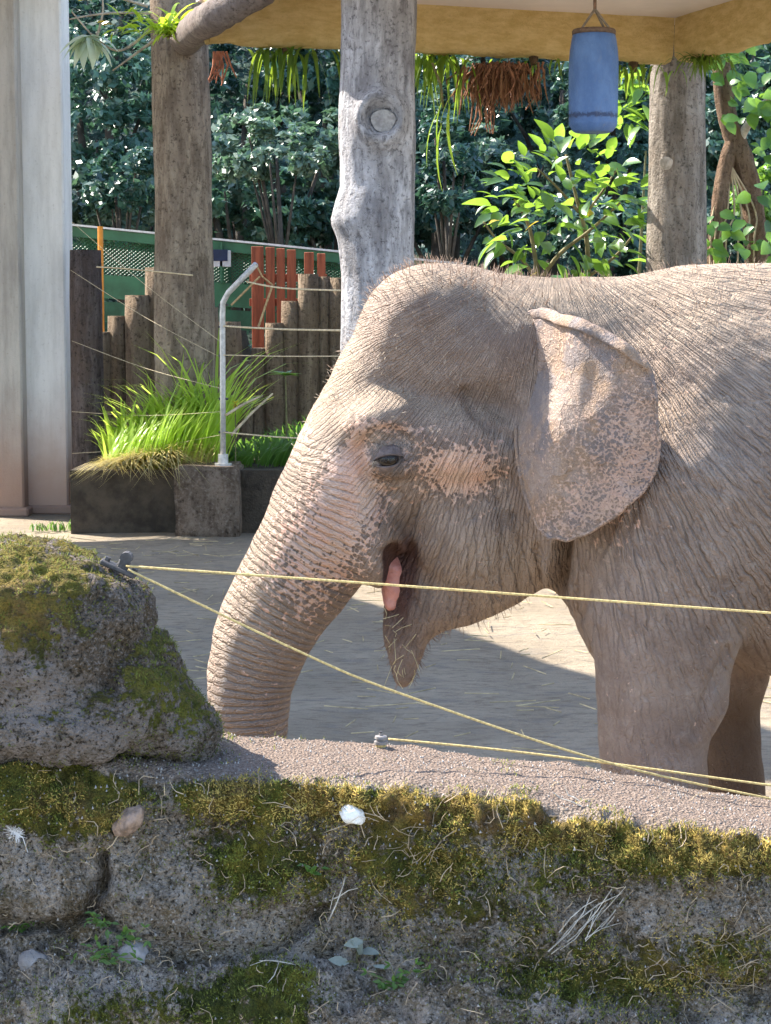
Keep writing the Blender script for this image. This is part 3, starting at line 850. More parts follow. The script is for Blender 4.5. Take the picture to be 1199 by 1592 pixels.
d += vm * wcrease([(905, 1400), (960, 1440), (1010, 1500), (1110, 1530), (1250, 1540)], 11, .020)
d += vm * .040 * gauss(wu, wv, 300, 1430, 140, 55) + vm * .030 * gauss(wu, wv, 60, 1370, 90, 55) + vm * .022 * gauss(wu, wv, 800, 1450, 120, 60) + vm * .02 * gauss(wu, wv, 1130, 1420, 90, 70)
d -= vm * .018 * gauss(wu, wv, 540, 1440, 60, 60)
# moss cushions along the lip and on the shelves
moss = (.95 * gauss(wv - lipv, 0 * wv, 34, 0, 24, 1) * (.55 + .45 * sstep(wu, 240, 330)) + .75 * gauss(wu, wv, 40, 1245, 90, 45) + .80 * gauss(wu, wv, 110, 1250, 60, 36, 20)
        + .75 * gauss(wu, wv, 385, 1340, 80, 50) + .55 * gauss(wu, wv, 700, 1400, 170, 60) + .8 * gauss(wu, wv, 815, 1235, 24, 34) + .5 * gauss(wu, wv, 1000, 1345, 140, 28)
        + .7 * gauss(wu, wv, 420, 1550, 70, 45) + .65 * gauss(wu, wv, 900, 1540, 130, 50) + .55 * gauss(wu, wv, 1120, 1490, 110, 45) + .5 * gauss(wu, wv, 150, 1170, 160, 12) + .22
        + .5 * gauss(wu, wv, 320, 1152, 70, 7) + .65 * gauss(wu, wv, 200, 1575, 150, 30) + .5 * gauss(wu, wv, 640, 1320, 80, 40))
moss *= .30 + .70 * np.maximum(face, gauss(wu, wv, 120, 1175, 190, 28))
mn_ = np.clip(.5 + .55 * fbm(WV, 13, 3, 12.5), 0, 1)
cush = np.clip(moss * 1.3 + mn_ - .9, 0, 1)
d += vm * cush * (.006 + .034 * np.abs(fbm(WV, 26, 3, 4.4)))
wu, wv = wu_s, wv_s
WV2 = WV + wn_ * d[:, None]
back = WV[:, 1] > 3.9
WV2[back] = WV[back] + wn_[back] * (.02 * big[back])[:, None]
gold = np.clip(.85 * gauss(wv - lipv, 0 * wv, 40, 0, 26, 1) * sstep(wu, 270, 330) + .75 * gauss(wu, wv, 110, 1255, 55, 30, 20) + .7 * gauss(wu, wv, 185, 1250, 26, 14)
               + .6 * gauss(wu, wv, 650, 1370, 120, 60) + .55 * gauss(wu, wv, 1080, 1500, 130, 60), 0, .85) * np.clip(.75 + 1.1 * fbm(WV, 17, 3, 22.), 0, 1)
rock_wall = mesh_obj('rock_wall', WV2, wf, M_ROCK, smooth=True)
tag(rock_wall, 'low mossy rock wall with rough concrete coping in front of the elephant', 'wall')
fattr(rock_wall, 'moss', np.clip(moss, 0, 1)); fattr(rock_wall, 'gold', gold); fattr(rock_wall, 'crete', np.clip(1 - face * 1.25, 0, 1))
WN = vnormals(WV2, wf)

def wall_pt(u, v):
    """point on the wall surface seen at pixel (u, v)"""
    i = np.argmin((wu2 - u) ** 2 + (wv2 - v) ** 2 + np.where(WV2[:, 1] > 3.9, 1e6, 0))
    return Vector(WV2[i]), Vector(WN[i])
wu2, wv2 = project(WV2)
# moss fuzz: short upright fibres
def fuzz(name, idx, Vs, Ns, length, mat, parent, width=.0012, seed=1, org=None):
    r = np.random.default_rng(seed); n = len(idx)
    b = Vs[idx] + r.normal(0, .003, (n, 3)); dr = Ns[idx] + r.normal(0, .45, (n, 3)) + np.array([0, 0, .25]); dr /= np.linalg.norm(dr, axis=1)[:, None]
    if org is not None: b = b - org
    L = length * r.uniform(.5, 1.3, n)[:, None]
    sd = np.cross(dr, r.normal(0, 1, (n, 3))); sd /= np.linalg.norm(sd, axis=1)[:, None]; s2 = np.cross(dr, sd)
    w = width
    P = np.stack([b - dr * .002 + sd * w, b - dr * .002 - sd * w * .5 + s2 * w * .87, b - dr * .002 - sd * w * .5 - s2 * w * .87, b + dr * L], 1).reshape(-1, 3)
    k = (np.arange(n) * 4)[:, None]
    o = mesh_obj(name, P, np.concatenate([k + np.array([0, 1, 3]), k + np.array([1, 2, 3]), k + np.array([2, 0, 3])]).astype(np.int32), mat, parent)
    return tag(o, kind='stuff')
M_MOSS = simple('moss_green', (.140, .155, .025), .9, .5, 14)
M_MOSSG = simple('moss_gold', (.40, .29, .075), .9, .55, 22)
mossw = np.where(visw & (WV2[:, 1] < 3.9), cush ** 1.2 * (mn_ > .35), 0)
r_ = np.random.default_rng(3)
fuzz('moss', r_.choice(len(WV2), 21000, p=mossw * (1 - gold) / (mossw * (1 - gold)).sum()), WV2, WN, .0062, M_MOSS, rock_wall, seed=31)
fuzz('golden_moss', r_.choice(len(WV2), 16000, p=mossw * gold / (mossw * gold).sum()), WV2, WN, .0062, M_MOSSG, rock_wall, seed=32)
# crumbly grains lying on coping and face
M_GRIT = simple('grit', (.34, .31, .285), .95, .5, 40)
r_ = np.random.default_rng(4); cand = np.nonzero(visw)[0]; gi = r_.choice(cand, 5200)
tet = np.array([(1, 0, -.7), (-.5, .87, -.7), (-.5, -.87, -.7), (0, 0, 1.)])
gs = r_.uniform(.0012, .0036, len(gi))[:, None, None]
gp = tet[None] * r_.uniform(.6, 1.4, (len(gi), 4, 3)) * gs + (WV2[gi] + WN[gi] * .001)[:, None, :]
kk = (np.arange(len(gi)) * 4)[:, None]
tag(mesh_obj('grit', gp.reshape(-1, 3), np.concatenate([kk + np.array(t) for t in ((0, 1, 3), (1, 2, 3), (2, 0, 3), (0, 2, 1))]).astype(np.int32), M_GRIT, rock_wall), kind='stuff')

# dry grass stems caught on the wall
def stems(name, specs, mat, parent, seed, width=.0007, bowk=.22):
    mb = MB(); r = random.Random(seed)
    for (u, v, L, ang) in specs:
        p, n = wall_pt(u, v)
        a = R(ang); dv = Vector((math.cos(a), 0, math.sin(a)))
        dv = (dv - n * dv.dot(n)).normalized()
        bow = n.cross(dv) * r.gauss(0, bowk) * L
        lift = n * r.uniform(.002, .012)
        w = width * r.uniform(.7, 1.5)
        mb.tube([p + lift * .5 - dv * L * .5, p + lift * 1.6 + bow - dv * L * .15, p + lift * 1.7 + bow + dv * L * .2, p + lift + dv * L * .5 + n * r.uniform(-.002, .02)], [w, w, w * .9, w * .5], 4)
    o = mb.build(name, mat, parent)
    return o
M_DRY = simple('dry_stem', (.38, .29, .19), .8, .35, 30)
r = random.Random(21); sp = []
for k in range(330):
    sp.append((r.uniform(0, 1199), r.uniform(1215, 1585), r.uniform(.010, .042), r.uniform(0, 180)))
for k in range(34):
    sp.append((r.gauss(640, 110), r.gauss(1285, 45), r.uniform(.03, .09), r.gauss(160, 50)))
for k in range(36):
    sp.append((r.gauss(1130, 60), r.gauss(1480, 60), r.uniform(.03, .09), r.gauss(30, 50)))
for k in range(46):
    sp.append((r.uniform(0, 360), r.gauss(1158, 10), r.uniform(.015, .05), r.gauss(0, 40)))
tag(stems('dry_grass_litter', sp, M_DRY, rock_wall, 5), kind='stuff')
M_DRYP = simple('bleached_stem', (.46, .41, .34), .75, .35, 40)
sp = [(925 + r.gauss(0, 20), 1430 + r.gauss(0, 14), r.uniform(.07, .17), 46 + r.gauss(0, 4)) for k in range(13)]
bs = stems('stalk_bundle', sp, M_DRYP, None, 6, .0008, .05)
tag(bs, 'bundle of bleached dry stalks slanting across the mossy wall face', 'stalks')
for (u, v, L, a, lab) in ((522, 1388, .10, 55, 'dry forked stem beside the small green sprout on the wall'), (420, 1505, .11, 18, 'pale twig lying on the wall ledge below the rounded rock'),
                     (880, 1250, .06, 120, 'thin straw sticking out from moss under the coping')):
    o = stems('twig', [(u, v, L, a), (u + 8, v - 6, L * .55, a - 24), (u - 6, v + 8, L * .4, a + 22)], M_DRYP, None, u, .0010, .05)
    tag(o, lab, 'twig')

# stones lying on the wall
def stone(name, label, u, v, su, sv, ang, mat, sy=.7, seed=1, lift=.3, cat='stone'):
    p, n = wall_pt(u, v); m = mpp(p.y)
    bm = bmesh.new(); bmesh.ops.create_icosphere(bm, subdivisions=4, radius=1)
    for w in bm.verts:
        q = w.co.copy(); nn = mnoise.fractal(q * 1.3 + Vector((seed * 3.1, 0, 0)), .9, 2, 3)
        q *= 1 + .22 * nn
        q = Vector((q.x * su * m, q.y * su * m * sy, q.z * sv * m))
        q.rotate(Matrix.Rotation(R(ang), 3, 'Y')); w.co = q
    bm.verts.index_update()
    o = mesh_obj(name, [w.co[:] for w in bm.verts], [[w.index for w in f.verts] for f in bm.faces], mat, None, True, p + n * lift * min(su, sv) * m)
    bm.free()
    return tag(o, label, cat)
stone('pebble', 'smooth white pebble lodged in golden moss under the coping', 548, 1268, 21, 15, 18, simple('white_pebble', (.72, .70, .66), .5, .12, 20, .002), seed=2)
stone('pebble', 'pointed tan and grey pebble stuck on the green mossy rock', 197, 1277, 31, 17, -48, simple('tan_pebble', (.24, .165, .12), .6, .6, 34, .003), seed=4)
stone('rock', 'pale grey angular stone sitting among small green leaves on the ledge', 204, 1492, 25, 21, 20, simple('grey_stone', (.27, .25, .245), .8, .3, 20, .006), seed=6)
stone('rock', 'rounded light grey stone half buried at the foot of the wall', 50, 1495, 22, 20, 0, simple('buried_stone', (.22, .20, .19), .85, .35, 20, .008), seed=9, lift=0)
# feather
fp, fn = wall_pt(27, 1308); mb = MB()
mb.tube([fp + fn * .012 + Vector((-.016, 0, .012)), fp + fn * .014 + Vector((.004, 0, .0)), fp + fn * .006 + Vector((.018, 0, -.035))], [.0005, .0009, .0012], 5)
rr = random.Random(2)
for k in range(70):
    t = rr.uniform(0, .55); q = fp + fn * .013 + Vector((-.016 + .024 * t, 0, .012 - .016 * t)); a = rr.uniform(0, 2 * math.pi)
    mb.tube([q, q + Vector((math.cos(a) * .016, -.004, math.sin(a) * .014))], [.0006, .0003], 3)
tag(mb.build('feather', simple('feather_down', (.62, .60, .58), .8, .15, 20)), 'small downy grey feather caught on dark moss of the wall', 'feather')

# ------------------------------------------------------------------ boulder on the wall
YB = 3.66
keepf, keepY = fld, Y0
fld = Field([-1.35, YB - .36, 1.02], [-.22, YB + .40, 1.78], .0075); Y0 = YB
E(30, 1005, 200, 172, .24, k=.015)
E(-180, 1010, 190, 150, .24, k=.03)
E(170, 960, 58, 62, .15, ang=-25, k=.02)
E(220, 1078, 72, 94, .19, k=.012)
E(276, 1132, 62, 56, .15, k=.03)
E(60, 1105, 240, 80, .26, k=.04)
BV, BF = fld.surface(); fld, Y0 = keepf, keepY
bn = vnormals(BV, BF)
if bn[np.argmax(BV[:, 2])][2] < 0: BF = BF[:, ::-1].copy(); bn = -bn
bu, bv = project(BV)
BV = BV + bn * (.020 * fbm(BV, 6, 4, 2.2) + .008 * fbm(BV, 28, 3, 6.1) + .005 * fbm(BV, 75, 2, 1.1))[:, None]
bn = vnormals(BV, BF)
bc = np.array([-.72, YB, 1.15])
M_BOULD = rock_material('mossy_boulder', tint=(.62, .62, .66))
boulder = mesh_obj('boulder', BV - bc, BF, M_BOULD, None, True, bc)
tag(boulder, 'big mossy grey boulder sitting on top of the rock wall', 'boulder')
bm_ = np.clip(.38 + .32 * sstep(bn[:, 2], .2, .8) + .75 * gauss(bu, bv, 45, 935, 60, 60) + .5 * gauss(bu, bv, 240, 1080, 40, 60) + .3 * gauss(bu, bv, 320, 1130, 25, 40), 0, 1)
fattr(boulder, 'moss', bm_ * .92); fattr(boulder, 'gold', np.clip(.8 * gauss(bu, bv, 30, 960, 60, 30) + .35 * sstep(bn[:, 2], .5, .9), 0, .8)); fattr(boulder, 'crete', .25 * sstep(bn[:, 2], .3, .9))
bw_ = np.clip(bm_ - .35 + .5 * fbm(BV, 14, 3, 8.8), 0, 1)
r_ = np.random.default_rng(6)
fuzz('moss', r_.choice(len(BV), 9000, p=bw_ / bw_.sum()), BV, bn, .006, M_MOSS, boulder, .0011, 33, bc)

# ------------------------------------------------------------------ rope fence on the wall
M_ROPE = simple('rope_yellow', (.62, .47, .20), .7, .3, 160, .002)
M_IRON = simple('dark_iron', (.06, .055, .055), .55, .4, 60, .002, spec=.5)
def rope(label, pts, rad=.0024):
    mb = MB(); mb.tube([Vector(p) for p in spline([tuple(p) for p in pts], 6)], rad, 8)
    return tag(mb.build('rope', M_ROPE, None, True), label, 'rope')
A1 = at(196, 880, 3.62)
rope('taut yellow rope running level from the boulder bracket across the chin', [A1, at(560, 906, 3.63), at(900, 931, 3.64), at(1199, 953, 3.65), at(1900, 1003, 3.68), at(2360, 1036, 3.70)])
rope('yellow rope sloping down from the boulder bracket past the trunk', [A1 + Vector((.004, -.004, -.006)), at(470, 1015, 3.66), at(625, 1079, 3.70), at(940, 1184, 3.74), at(1199, 1242, 3.77), at(1520, 1304, 3.76)])
rope('yellow rope tied to the small insulator on the wall top', [at(604, 1149, 3.78), at(760, 1164, 3.77), at(950, 1187, 3.76), at(1199, 1221, 3.75), at(1520, 1262, 3.74)])
def knob(label, p, h, s=1.0, tilt=0):
    e = empty('insulator', p); e.rotation_euler = (0, R(tilt), 0)
    n = 16
    rings = [(0, .013), (.006, .013), (.007, .009), (.012, .009), (.013, .0145), (.019, .0145), (.020, .010), (.024, .010), (.025, .0135), (.030, .0125), (.031, .004), (.036, .004)]
    v, f = [], []
    for z, r in rings:
        for k in range(n): v.append((r * s * math.cos(2 * math.pi * k / n), r * s * math.sin(2 * math.pi * k / n), z * s))
    for i in range(len(rings) - 1):
        for k in range(n): f.append((i * n + k, i * n + (k + 1) % n, (i + 1) * n + (k + 1) % n, (i + 1) * n + k))
    f.append(tuple((len(rings) - 1) * n + k for k in range(n)))
    mesh_obj('knob', v, f, M_PORC, e)
    mb = MB(); mb.tube([(0, 0, -.03), (0, 0, .04 * s)], .0035 * s, 8); mb.box((0, 0, -.002), (.034 * s, .03 * s, .006), bev=.001)
    mb.build('bolt', M_IRON, e)
    mb = MB()
    for k in range(9):
        z = .008 * s + .0005 * k; mb.tube([(.0105 * s * math.cos(a), .0105 * s * math.sin(a), z) for a in np.linspace(0, 6.1, 12)], .0012, 4, cap=False)
    mb.build('wire_wrap', M_ROPE, e)
    return tag(e, label, 'insulator')
M_PORC = simple('insulator_porcelain', (.23, .21, .20), .35, .3, 60, .001, spec=.5)
p, n_ = wall_pt(594, 1162); knob('small grey insulator knob standing on the wall coping', Vector((p.x, 3.79, at(594, 1166, 3.79).z)), 0, .95)
p, n_ = wall_pt(1450, 1262); knob('grey insulator knob on the coping where two ropes end', Vector((at(1522, 1300, 3.75).x, 3.75, far_z(1522) - .004)), 0, 1.0)
# bracket on the boulder
def surf_z(x, y, Vs):
    d2 = (Vs[:, 0] - x) ** 2 + (Vs[:, 1] - y) ** 2; idx = np.nonzero(d2 < .0006)[0]; return Vs[idx, 2].max()
bp = at(183, 895, 3.64); bz = surf_z(bp.x, bp.y, BV)
br = empty('rope_bracket', (bp.x, bp.y, bz - .004)); br.rotation_euler = (0, R(24), 0)
mb = MB(); mb.box((0, 0, .005), (.072, .04, .009), bev=.002); mb.build('base_plate', M_IRON, br)
mb = MB(); mb.box((.006, 0, .016), (.022, .024, .018), bev=.003); mb.tube([(.006, .014, .030), (.006, -.014, .030)], .0115, 12); mb.build('clamp', M_IRON, br)
for sx in (-.026, .030):
    mb = MB(); mb.tube([(sx, 0, .008), (sx, 0, .017)], .006, 6); mb.build('bolt', M_IRON, br)
tag(br, 'dark iron rope bracket bolted to the top of the boulder', 'bracket')

ep_ = at(2360, 1036, 3.70); pz = far_z(1899) - .05
mb = MB(); mb.tube([(0, 0, 0), (0, 0, ep_.z - pz + .06)], .018, 12); mb.tube([(0, 0, 0), (0, 0, .07)], .035, 12)
tag(mb.build('rope_post', M_IRON, None, True, (ep_.x + .0, 3.712, pz)), 'dark iron post on the wall holding the level rope', 'post')

# small plants on the wall
def leaf_mesh(name, L=1.0, W=.4, fold=.12, droop=.25, nseg=4, tip=.9, mat=None):
    v, f = [], []
    for i in range(nseg + 1):
        t = i / nseg
        w = W * .5 * (math.sin(math.pi * min(1, t ** .75 * .97 + .02)) ** .8)
        z = -droop * t * t * L
        v += [(-w, t * L, z + fold * w * 2), (0, t * L, z), (w, t * L, z + fold * w * 2)]
    for i in range(nseg):
        a = i * 3
        f += [(a, a + 1, a + 4, a + 3), (a + 1, a + 2, a + 5, a + 4)]
    me = bpy.data.meshes.new(name); me.from_pydata(v, [], f); me.update()
    me.polygons.foreach_set('use_smooth', np.ones(len(f), dtype=bool))
    if mat: me.materials.append(mat)
    return me
def leaf_material(name, c1, c2, trans, fac=.45, rough=.4, spec=.5, scale=6):
    m = NM(name, rough, spec); P = m.coord()
    rnd = m.n('ShaderNodeObjectInfo').outputs['Random']
    n1 = m.noise(P, scale, 3, .6)
    f_ = m.math('ADD', m.math('MULTIPLY', rnd, .5), m.math('MULTIPLY', n1, .6))
    m.color(m.mix(m.ramp(f_, .25, .8), c1, c2))
    m.translucent(m.mix(m.ramp(f_, .25, .8), trans, tuple(min(1, x * 1.3) for x in trans)), fac)
    return m.m
def orient(d, up=Vector((0, 0, 1)), roll=0.0):
    """matrix whose Y axis is d and whose Z axis leans to up"""
    y = Vector(d).normalized(); x = y.cross(up)
    if x.length < 1e-3: x = Vector((1, 0, 0))
    x.normalize(); z = x.cross(y)
    return Matrix((x, y, z)).transposed() @ Matrix.Rotation(roll, 3, 'Y')
def place_leaf(me, parent, p, d, s, roll=0, up=Vector((0, 0, 1)), name='leaf'):
    M = Matrix.Translation(p) @ (orient(d, up, roll) @ Matrix.Scale(s, 3)).to_4x4()
    return share(name, me, parent, M)
M_SPROUT = leaf_material('sprout_leaf', (.07, .14, .03), (.11, .20, .04), (.16, .30, .04))
M_SILVER = leaf_material('silver_leaf', (.20, .225, .19), (.29, .31, .27), (.22, .26, .17), .2, .6, .4)
M_STEM = simple('plant_stem', (.16, .15, .07), .7, .3, 20)
LM_SP = leaf_mesh('sprout_leaf', 1, .42, .1, .2, 3, mat=M_SPROUT); LM_SI = leaf_mesh('silver_leaf', 1, .55, .1, .15, 3, mat=M_SILVER)
def sprout(label, u, v, n, size, spread, me, seed, cat='plant', stem=True):
    p, nn = wall_pt(u, v); e = empty('seedling', p); r = random.Random(seed)
    mb = MB(); tips = []
    for k in range(n):
        b = Vector((r.gauss(0, spread), -.004 - abs(r.gauss(0, .010)), abs(r.gauss(0, spread * .8)))) + nn * .006
        mb.tube([(0, 0, -.006), b * .5 + Vector((0, -.004, .003)), b], .0009, 4); tips.append(b)
    mb.build('stem', M_STEM, e)
    for b in tips:
        for q in range(2 if size < .02 else 1):
            a = r.uniform(0, 2 * math.pi); d = Vector((math.cos(a), -.45, math.sin(a) * .5 + .15))
            place_leaf(me, e, b, d, size * r.uniform(.7, 1.2), r.uniform(-.5, .5), Vector((0, -.7, .7)))
    return tag(e, label, cat)
sprout('silvery leaved seedling growing on the lower wall face', 552, 1497, 7, .036, .020, LM_SI, 1)
sprout('green leafy weed growing in the crack beside the grey stone', 172, 1492, 22, .016, .020, LM_SP, 2)
sprout('tiny green weed growing in the upright wall crack', 150, 1436, 14, .013, .013, LM_SP, 3)
sprout('low green fern patch rooted at the wall foot under the stalks', 622, 1535, 30, .014, .026, LM_SP, 4)
sprout('single pale green sprout beside the forked stem', 488, 1358, 6, .015, .010, LM_SP, 5)
sprout('blue green weed hanging over the grey stone', 205, 1466, 12, .016, .020, LM_SP, 6)
sprout('small green weed under the left rock of the wall', 40, 1446, 12, .012, .018, LM_SP, 7)
# ------------------------------------------------------------------ roofs, pillars and tree columns
M_PLASTER = simple('white_plaster', (.70, .69, .70), .75, .10, 1.6, .004, bscale=40)
def stained_plaster(name, c1, c2, stain, foot):
    m = NM(name, .8, .25); P = m.coord('Object')
    n1 = m.noise(m.mapping(P, scale=(3, 3, .5)), 2.0, 6, .65); n2 = m.noise(P, 28, 5, .7)
    c = m.mix(m.ramp(n1, .35, .7), c1, c2); c = m.mix(m.ramp(n2, .55, .75, 0, .5), c, stain)
    sz = m.n('ShaderNodeSeparateXYZ'); m.put(sz.inputs[0], P)
    fz = m.math('ADD', sz.outputs[2], m.math('MULTIPLY', m.noise(P, 3.5, 5, .65), .55))
    c = m.mix(m.ramp(fz, .45, 1.75, .92, 0), c, foot)
    m.color(c); m.bump(n2, .006); return m.m
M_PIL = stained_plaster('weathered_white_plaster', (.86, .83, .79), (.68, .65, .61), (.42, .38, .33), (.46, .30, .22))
M_PILG = stained_plaster('stained_grey_plaster', (.50, .46, .41), (.32, .29, .26), (.18, .155, .13), (.33, .21, .155))  # darker grey plaster with stains, for the left pillar and the pillar feet
def pillar(name, label, u0, u1, ytop, mat, z1, deep=.55):
    a = at(u0, 790, ytop); b = at(u1, 790, ytop)
    e = empty(name, ((a.x + b.x) / 2, ytop, 0)); w = b.x - a.x
    mb = MB(); mb.box((0, deep / 2, z1 / 2 - .05), (w, deep, z1 + .1), bev=.02); mb.build('shaft', mat, e)
    mb = MB(); mb.box((0, deep / 2, .03), (w + .10, deep + .10, .10), bev=.02); mb.build('foot', M_PILG, e)
    return tag(e, label, 'pillar')
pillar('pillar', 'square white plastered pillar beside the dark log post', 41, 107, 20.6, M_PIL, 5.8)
pillar('pillar', 'grey plastered pillar standing against the white pillar', -40, 38, 20.35, M_PILG, 5.8, .6)
e = empty('pillar', (-6.6, 12.3, 0)); mb = MB(); mb.box((0, 0, 2.85), (.45, .45, 5.9), bev=.02); mb.build('shaft', M_PIL, e); tag(e, 'white pillar under the outer corner of the flat canopy', 'pillar')
# flat canopy carried by the white pillars (unseen, above the frame): outline shaped to shade the yard
M_SLAB = simple('canopy_concrete', (.40, .39, .37), .85, .2, 2, .006)
def slab(name, poly, z0, z1, mat, parent=None):
    n = len(poly); v = [(x, y, z0) for x, y in poly] + [(x, y, z1) for x, y in poly]
    f = [tuple(reversed(range(n))), tuple(range(n, 2 * n))] + [(i, (i + 1) % n, n + (i + 1) % n, n + i) for i in range(n)]
    return mesh_obj(name, v, f, mat, parent)
can = slab('canopy', [(-3.1, 20.9), (-3.1, 18.3), (-5.65, 18.3), (-2.55, 11.5), (-12.5, 9.0), (-13.5, 20.7)], 5.80, 6.02, M_SLAB)
tag(can, 'unseen flat grey concrete canopy on the white pillars, shaped to shade the yard', 'canopy')

# shelter with ochre beams
M_OCHRE = NM('ochre_beam', .85, .2); m = M_OCHRE; P = m.coord()
o1 = m.noise(m.mapping(P, scale=(1, 1, 3)), 6, 6, .68); o2 = m.noise(P, 40, 5, .7)
oc = m.mix(m.ramp(o1, .3, .7), (.62, .43, .16), (.80, .60, .28)); oc = m.mix(m.ramp(o2, .55, .75, 0, .45), oc, (.40, .28, .12))
m.color(oc); m.bump(m.math('ADD', o1, o2), .03); M_OCHRE = M_OCHRE.m
M_SOFFIT = simple('pink_soffit', (.80, .70, .64), .85, .06, 2, .003)
A = Vector((-1.53, 17.23)); B = Vector((2.73, 18.6)); dirb = (B - A).normalized(); prp = Vector((.345, -.94)).normalized()
roof = empty('shelter_roof', (A.x, A.y, 4.5))
zb, zt = 4.49, 4.90
DEPTH = 5.2
def Lp(v2): return (v2.x - A.x, v2.y - A.y)
def beam_mesh(p, q, inward, th, name):
    # slightly irregular plastered beam with a rounded lower edge
    n = 60; L = (q - p).length; d = (q - p).normalized(); vs, fs = [], []
    sec = [(0, zt - 4.5), (0, .16), (.01, .04), (.05, zb - 4.5 + .00), (th * .6, zb - 4.5 - .01), (th, .06), (th, zt - 4.5)]
    for i in range(n + 1):
        c = p + d * (L * i / n)
        for k, (o, z) in enumerate(sec):
            w = c + inward * (-o)
            jz = .025 * mnoise.noise(Vector((i * .35, k * .4, L))) + .012 * mnoise.noise(Vector((i * 1.3, k * 1.4, L)))
            jo = .02 * mnoise.noise(Vector((i * .3, k * .7, 9 + L)))
            w2 = w + inward * jo
            vs.append((w2.x - A.x, w2.y - A.y, z + (jz if 0 < k < 6 else 0)))
    m_ = len(sec)
    for i in range(n):
        for k in range(m_ - 1): fs.append((i * m_ + k, i * m_ + k + 1, (i + 1) * m_ + k + 1, (i + 1) * m_ + k))
    fs += [tuple(range(m_)), tuple(n * m_ + k for k in reversed(range(m_)))]
    return mesh_obj(name, vs, fs, M_OCHRE, roof, True)
beam_mesh(A, B, prp, .30, 'beam')
beam_mesh(B, B + prp * DEPTH, -dirb, .30, 'beam')
A2, B2 = A - prp * .5, B - prp * .5 + dirb * .5
poly = [Lp(A2), Lp(B2), Lp(B2 + prp * (DEPTH + .8)), Lp(A2 + prp * (DEPTH + .8))]
slab('soffit', poly, zt - 4.5 - .004, zt - 4.5 + .12, M_SOFFIT, roof)
slab('roof_deck', poly, zt - 4.5 + .124, zt - 4.5 + .26, M_SLAB, roof)
tag(roof, 'shelter roof with ochre plaster beams and pale soffit on tree shaped columns', 'roof')

def bark_material(name, c1, c2, c3, scale=1.0, streak=.25):
    m = NM(name, .92, .15); P = m.coord()
    n1 = m.noise(m.mapping(P, scale=(1, 1, streak)), 7 * scale, 6, .68); n2 = m.noise(P, 26, 5, .72); n3 = m.noise(P, 3.2, 5, .65)
    c = m.mix(m.ramp(n1, .36, .66), c1, c2); c = m.mix(m.ramp(n3, .42, .66, 0, .7), c, c3)
    c = m.mix(m.ramp(n2, .33, .48, .8, 0), c, tuple(x * .4 for x in c1))
    c = m.mix(m.ramp(m.noise(m.mapping(P, scale=(1, 1, .35)), 15, 5, .75), .52, .66, 0, .55), c, tuple(x * .45 for x in c1))
    m.color(c); m.bump(m.math('ADD', m.math('MULTIPLY', n1, 1.2), m.math('MULTIPLY', n2, .8)), .05)
    return m.m
M_BK1 = bark_material('brown_grey_bark', (.185, .140, .105), (.46, .375, .285), (.30, .235, .18))
M_BK2 = bark_material('pale_grey_bark', (.26, .25, .265), (.68, .67, .71), (.42, .40, .405))
M_BK3 = bark_material('grey_brown_bark', (.17, .145, .12), (.41, .36, .31), (.29, .235, .19))
def tree_column(name, label, prof, y, mat, z0=0.0, ztop=None, knots=(), seed=1, n=56, cat='tree column'):
    """prof: (v, u_left, u_right) down the picture"""
    vs = np.array(prof, float)
    top = at(600, vs[0, 0], y).z
    base = at((vs[-1, 1] + vs[-1, 2]) / 2, vs[-1, 0], y)
    e = empty(name, (base.x, y, z0))
    V_, F_ = [], []
    zz = np.arange(z0 - .1, (ztop or top) + .04, .045)
    zs = np.array([at(600, v, y).z for v in vs[:, 0]])
    m = mpp(y)
    cl = np.array([at(u, v, y).x for v, u in zip(vs[:, 0], vs[:, 1])]); cr = np.array([at(u, v, y).x for v, u in zip(vs[:, 0], vs[:, 2])])
    o = np.argsort(zs)
    for z in zz:
        l = np.interp(z, zs[o], cl[o]); r_ = np.interp(z, zs[o], cr[o]); c = (l + r_) / 2; rad = (r_ - l) / 2
        for k in range(n):
            a = 2 * math.pi * k / n; dx, dy = math.cos(a), math.sin(a)
            q = Vector((dx * 1.6, dy * 1.6, z * .55)); q2 = Vector((dx * 5, dy * 5, z * 1.2))
            rr = rad * (1 + .06 * mnoise.noise(q + Vector((seed, 0, 0))) + .035 * mnoise.fractal(q2 + Vector((0, seed, 0)), .9, 2, 4))
            px, py = c + dx * rr, dy * rr
            for (ku, kv, kr, kh) in knots:
                kp = at(ku, kv, y); ddx = px - kp.x; ddz = z - kp.z; dd = math.hypot(ddx, ddz) / (kr * m)
                if dy < 0: py -= kh * (math.exp(-((dd - 1) / .28) ** 2) - .55 * math.exp(-(dd / .55) ** 2))
            V_.append((px - base.x, py, z - z0))
    nr = len(zz)
    for i in range(nr - 1):
        for k in range(n):
            F_.append((i * n + k, i * n + (k + 1) % n, (i + 1) * n + (k + 1) % n, (i + 1) * n + k))
    F_.append(tuple((nr - 1) * n + k for k in range(n)))
    mesh_obj('trunk', V_, F_, mat, e, True)
    tag(e, label, cat)
    return e, base
t1, b1 = tree_column('tree_column', 'brown grey tree shaped column with bright fern and side branch', [(-60, 226, 312), (0, 233, 316), (60, 235, 324), (160, 236, 327), (300, 241, 329), (420, 240, 332), (520, 240, 333), (620, 241, 334), (760, 238, 338)], 19.9, M_BK1, .3, 5.9, seed=3)
t2, b2 = tree_column('tree_column', 'pale grey tree shaped column with round knot behind the elephant head', [(-60, 527, 649), (0, 528, 648), (100, 528, 646), (190, 526, 648), (290, 528, 646), (315, 520, 646), (345, 513, 646), (372, 524, 645), (430, 531, 645), (560, 527, 646), (800, 520, 650), (990, 512, 656)], 15.9, M_BK2, 0, 5.2, knots=((592, 190, 33, .13),), seed=8)
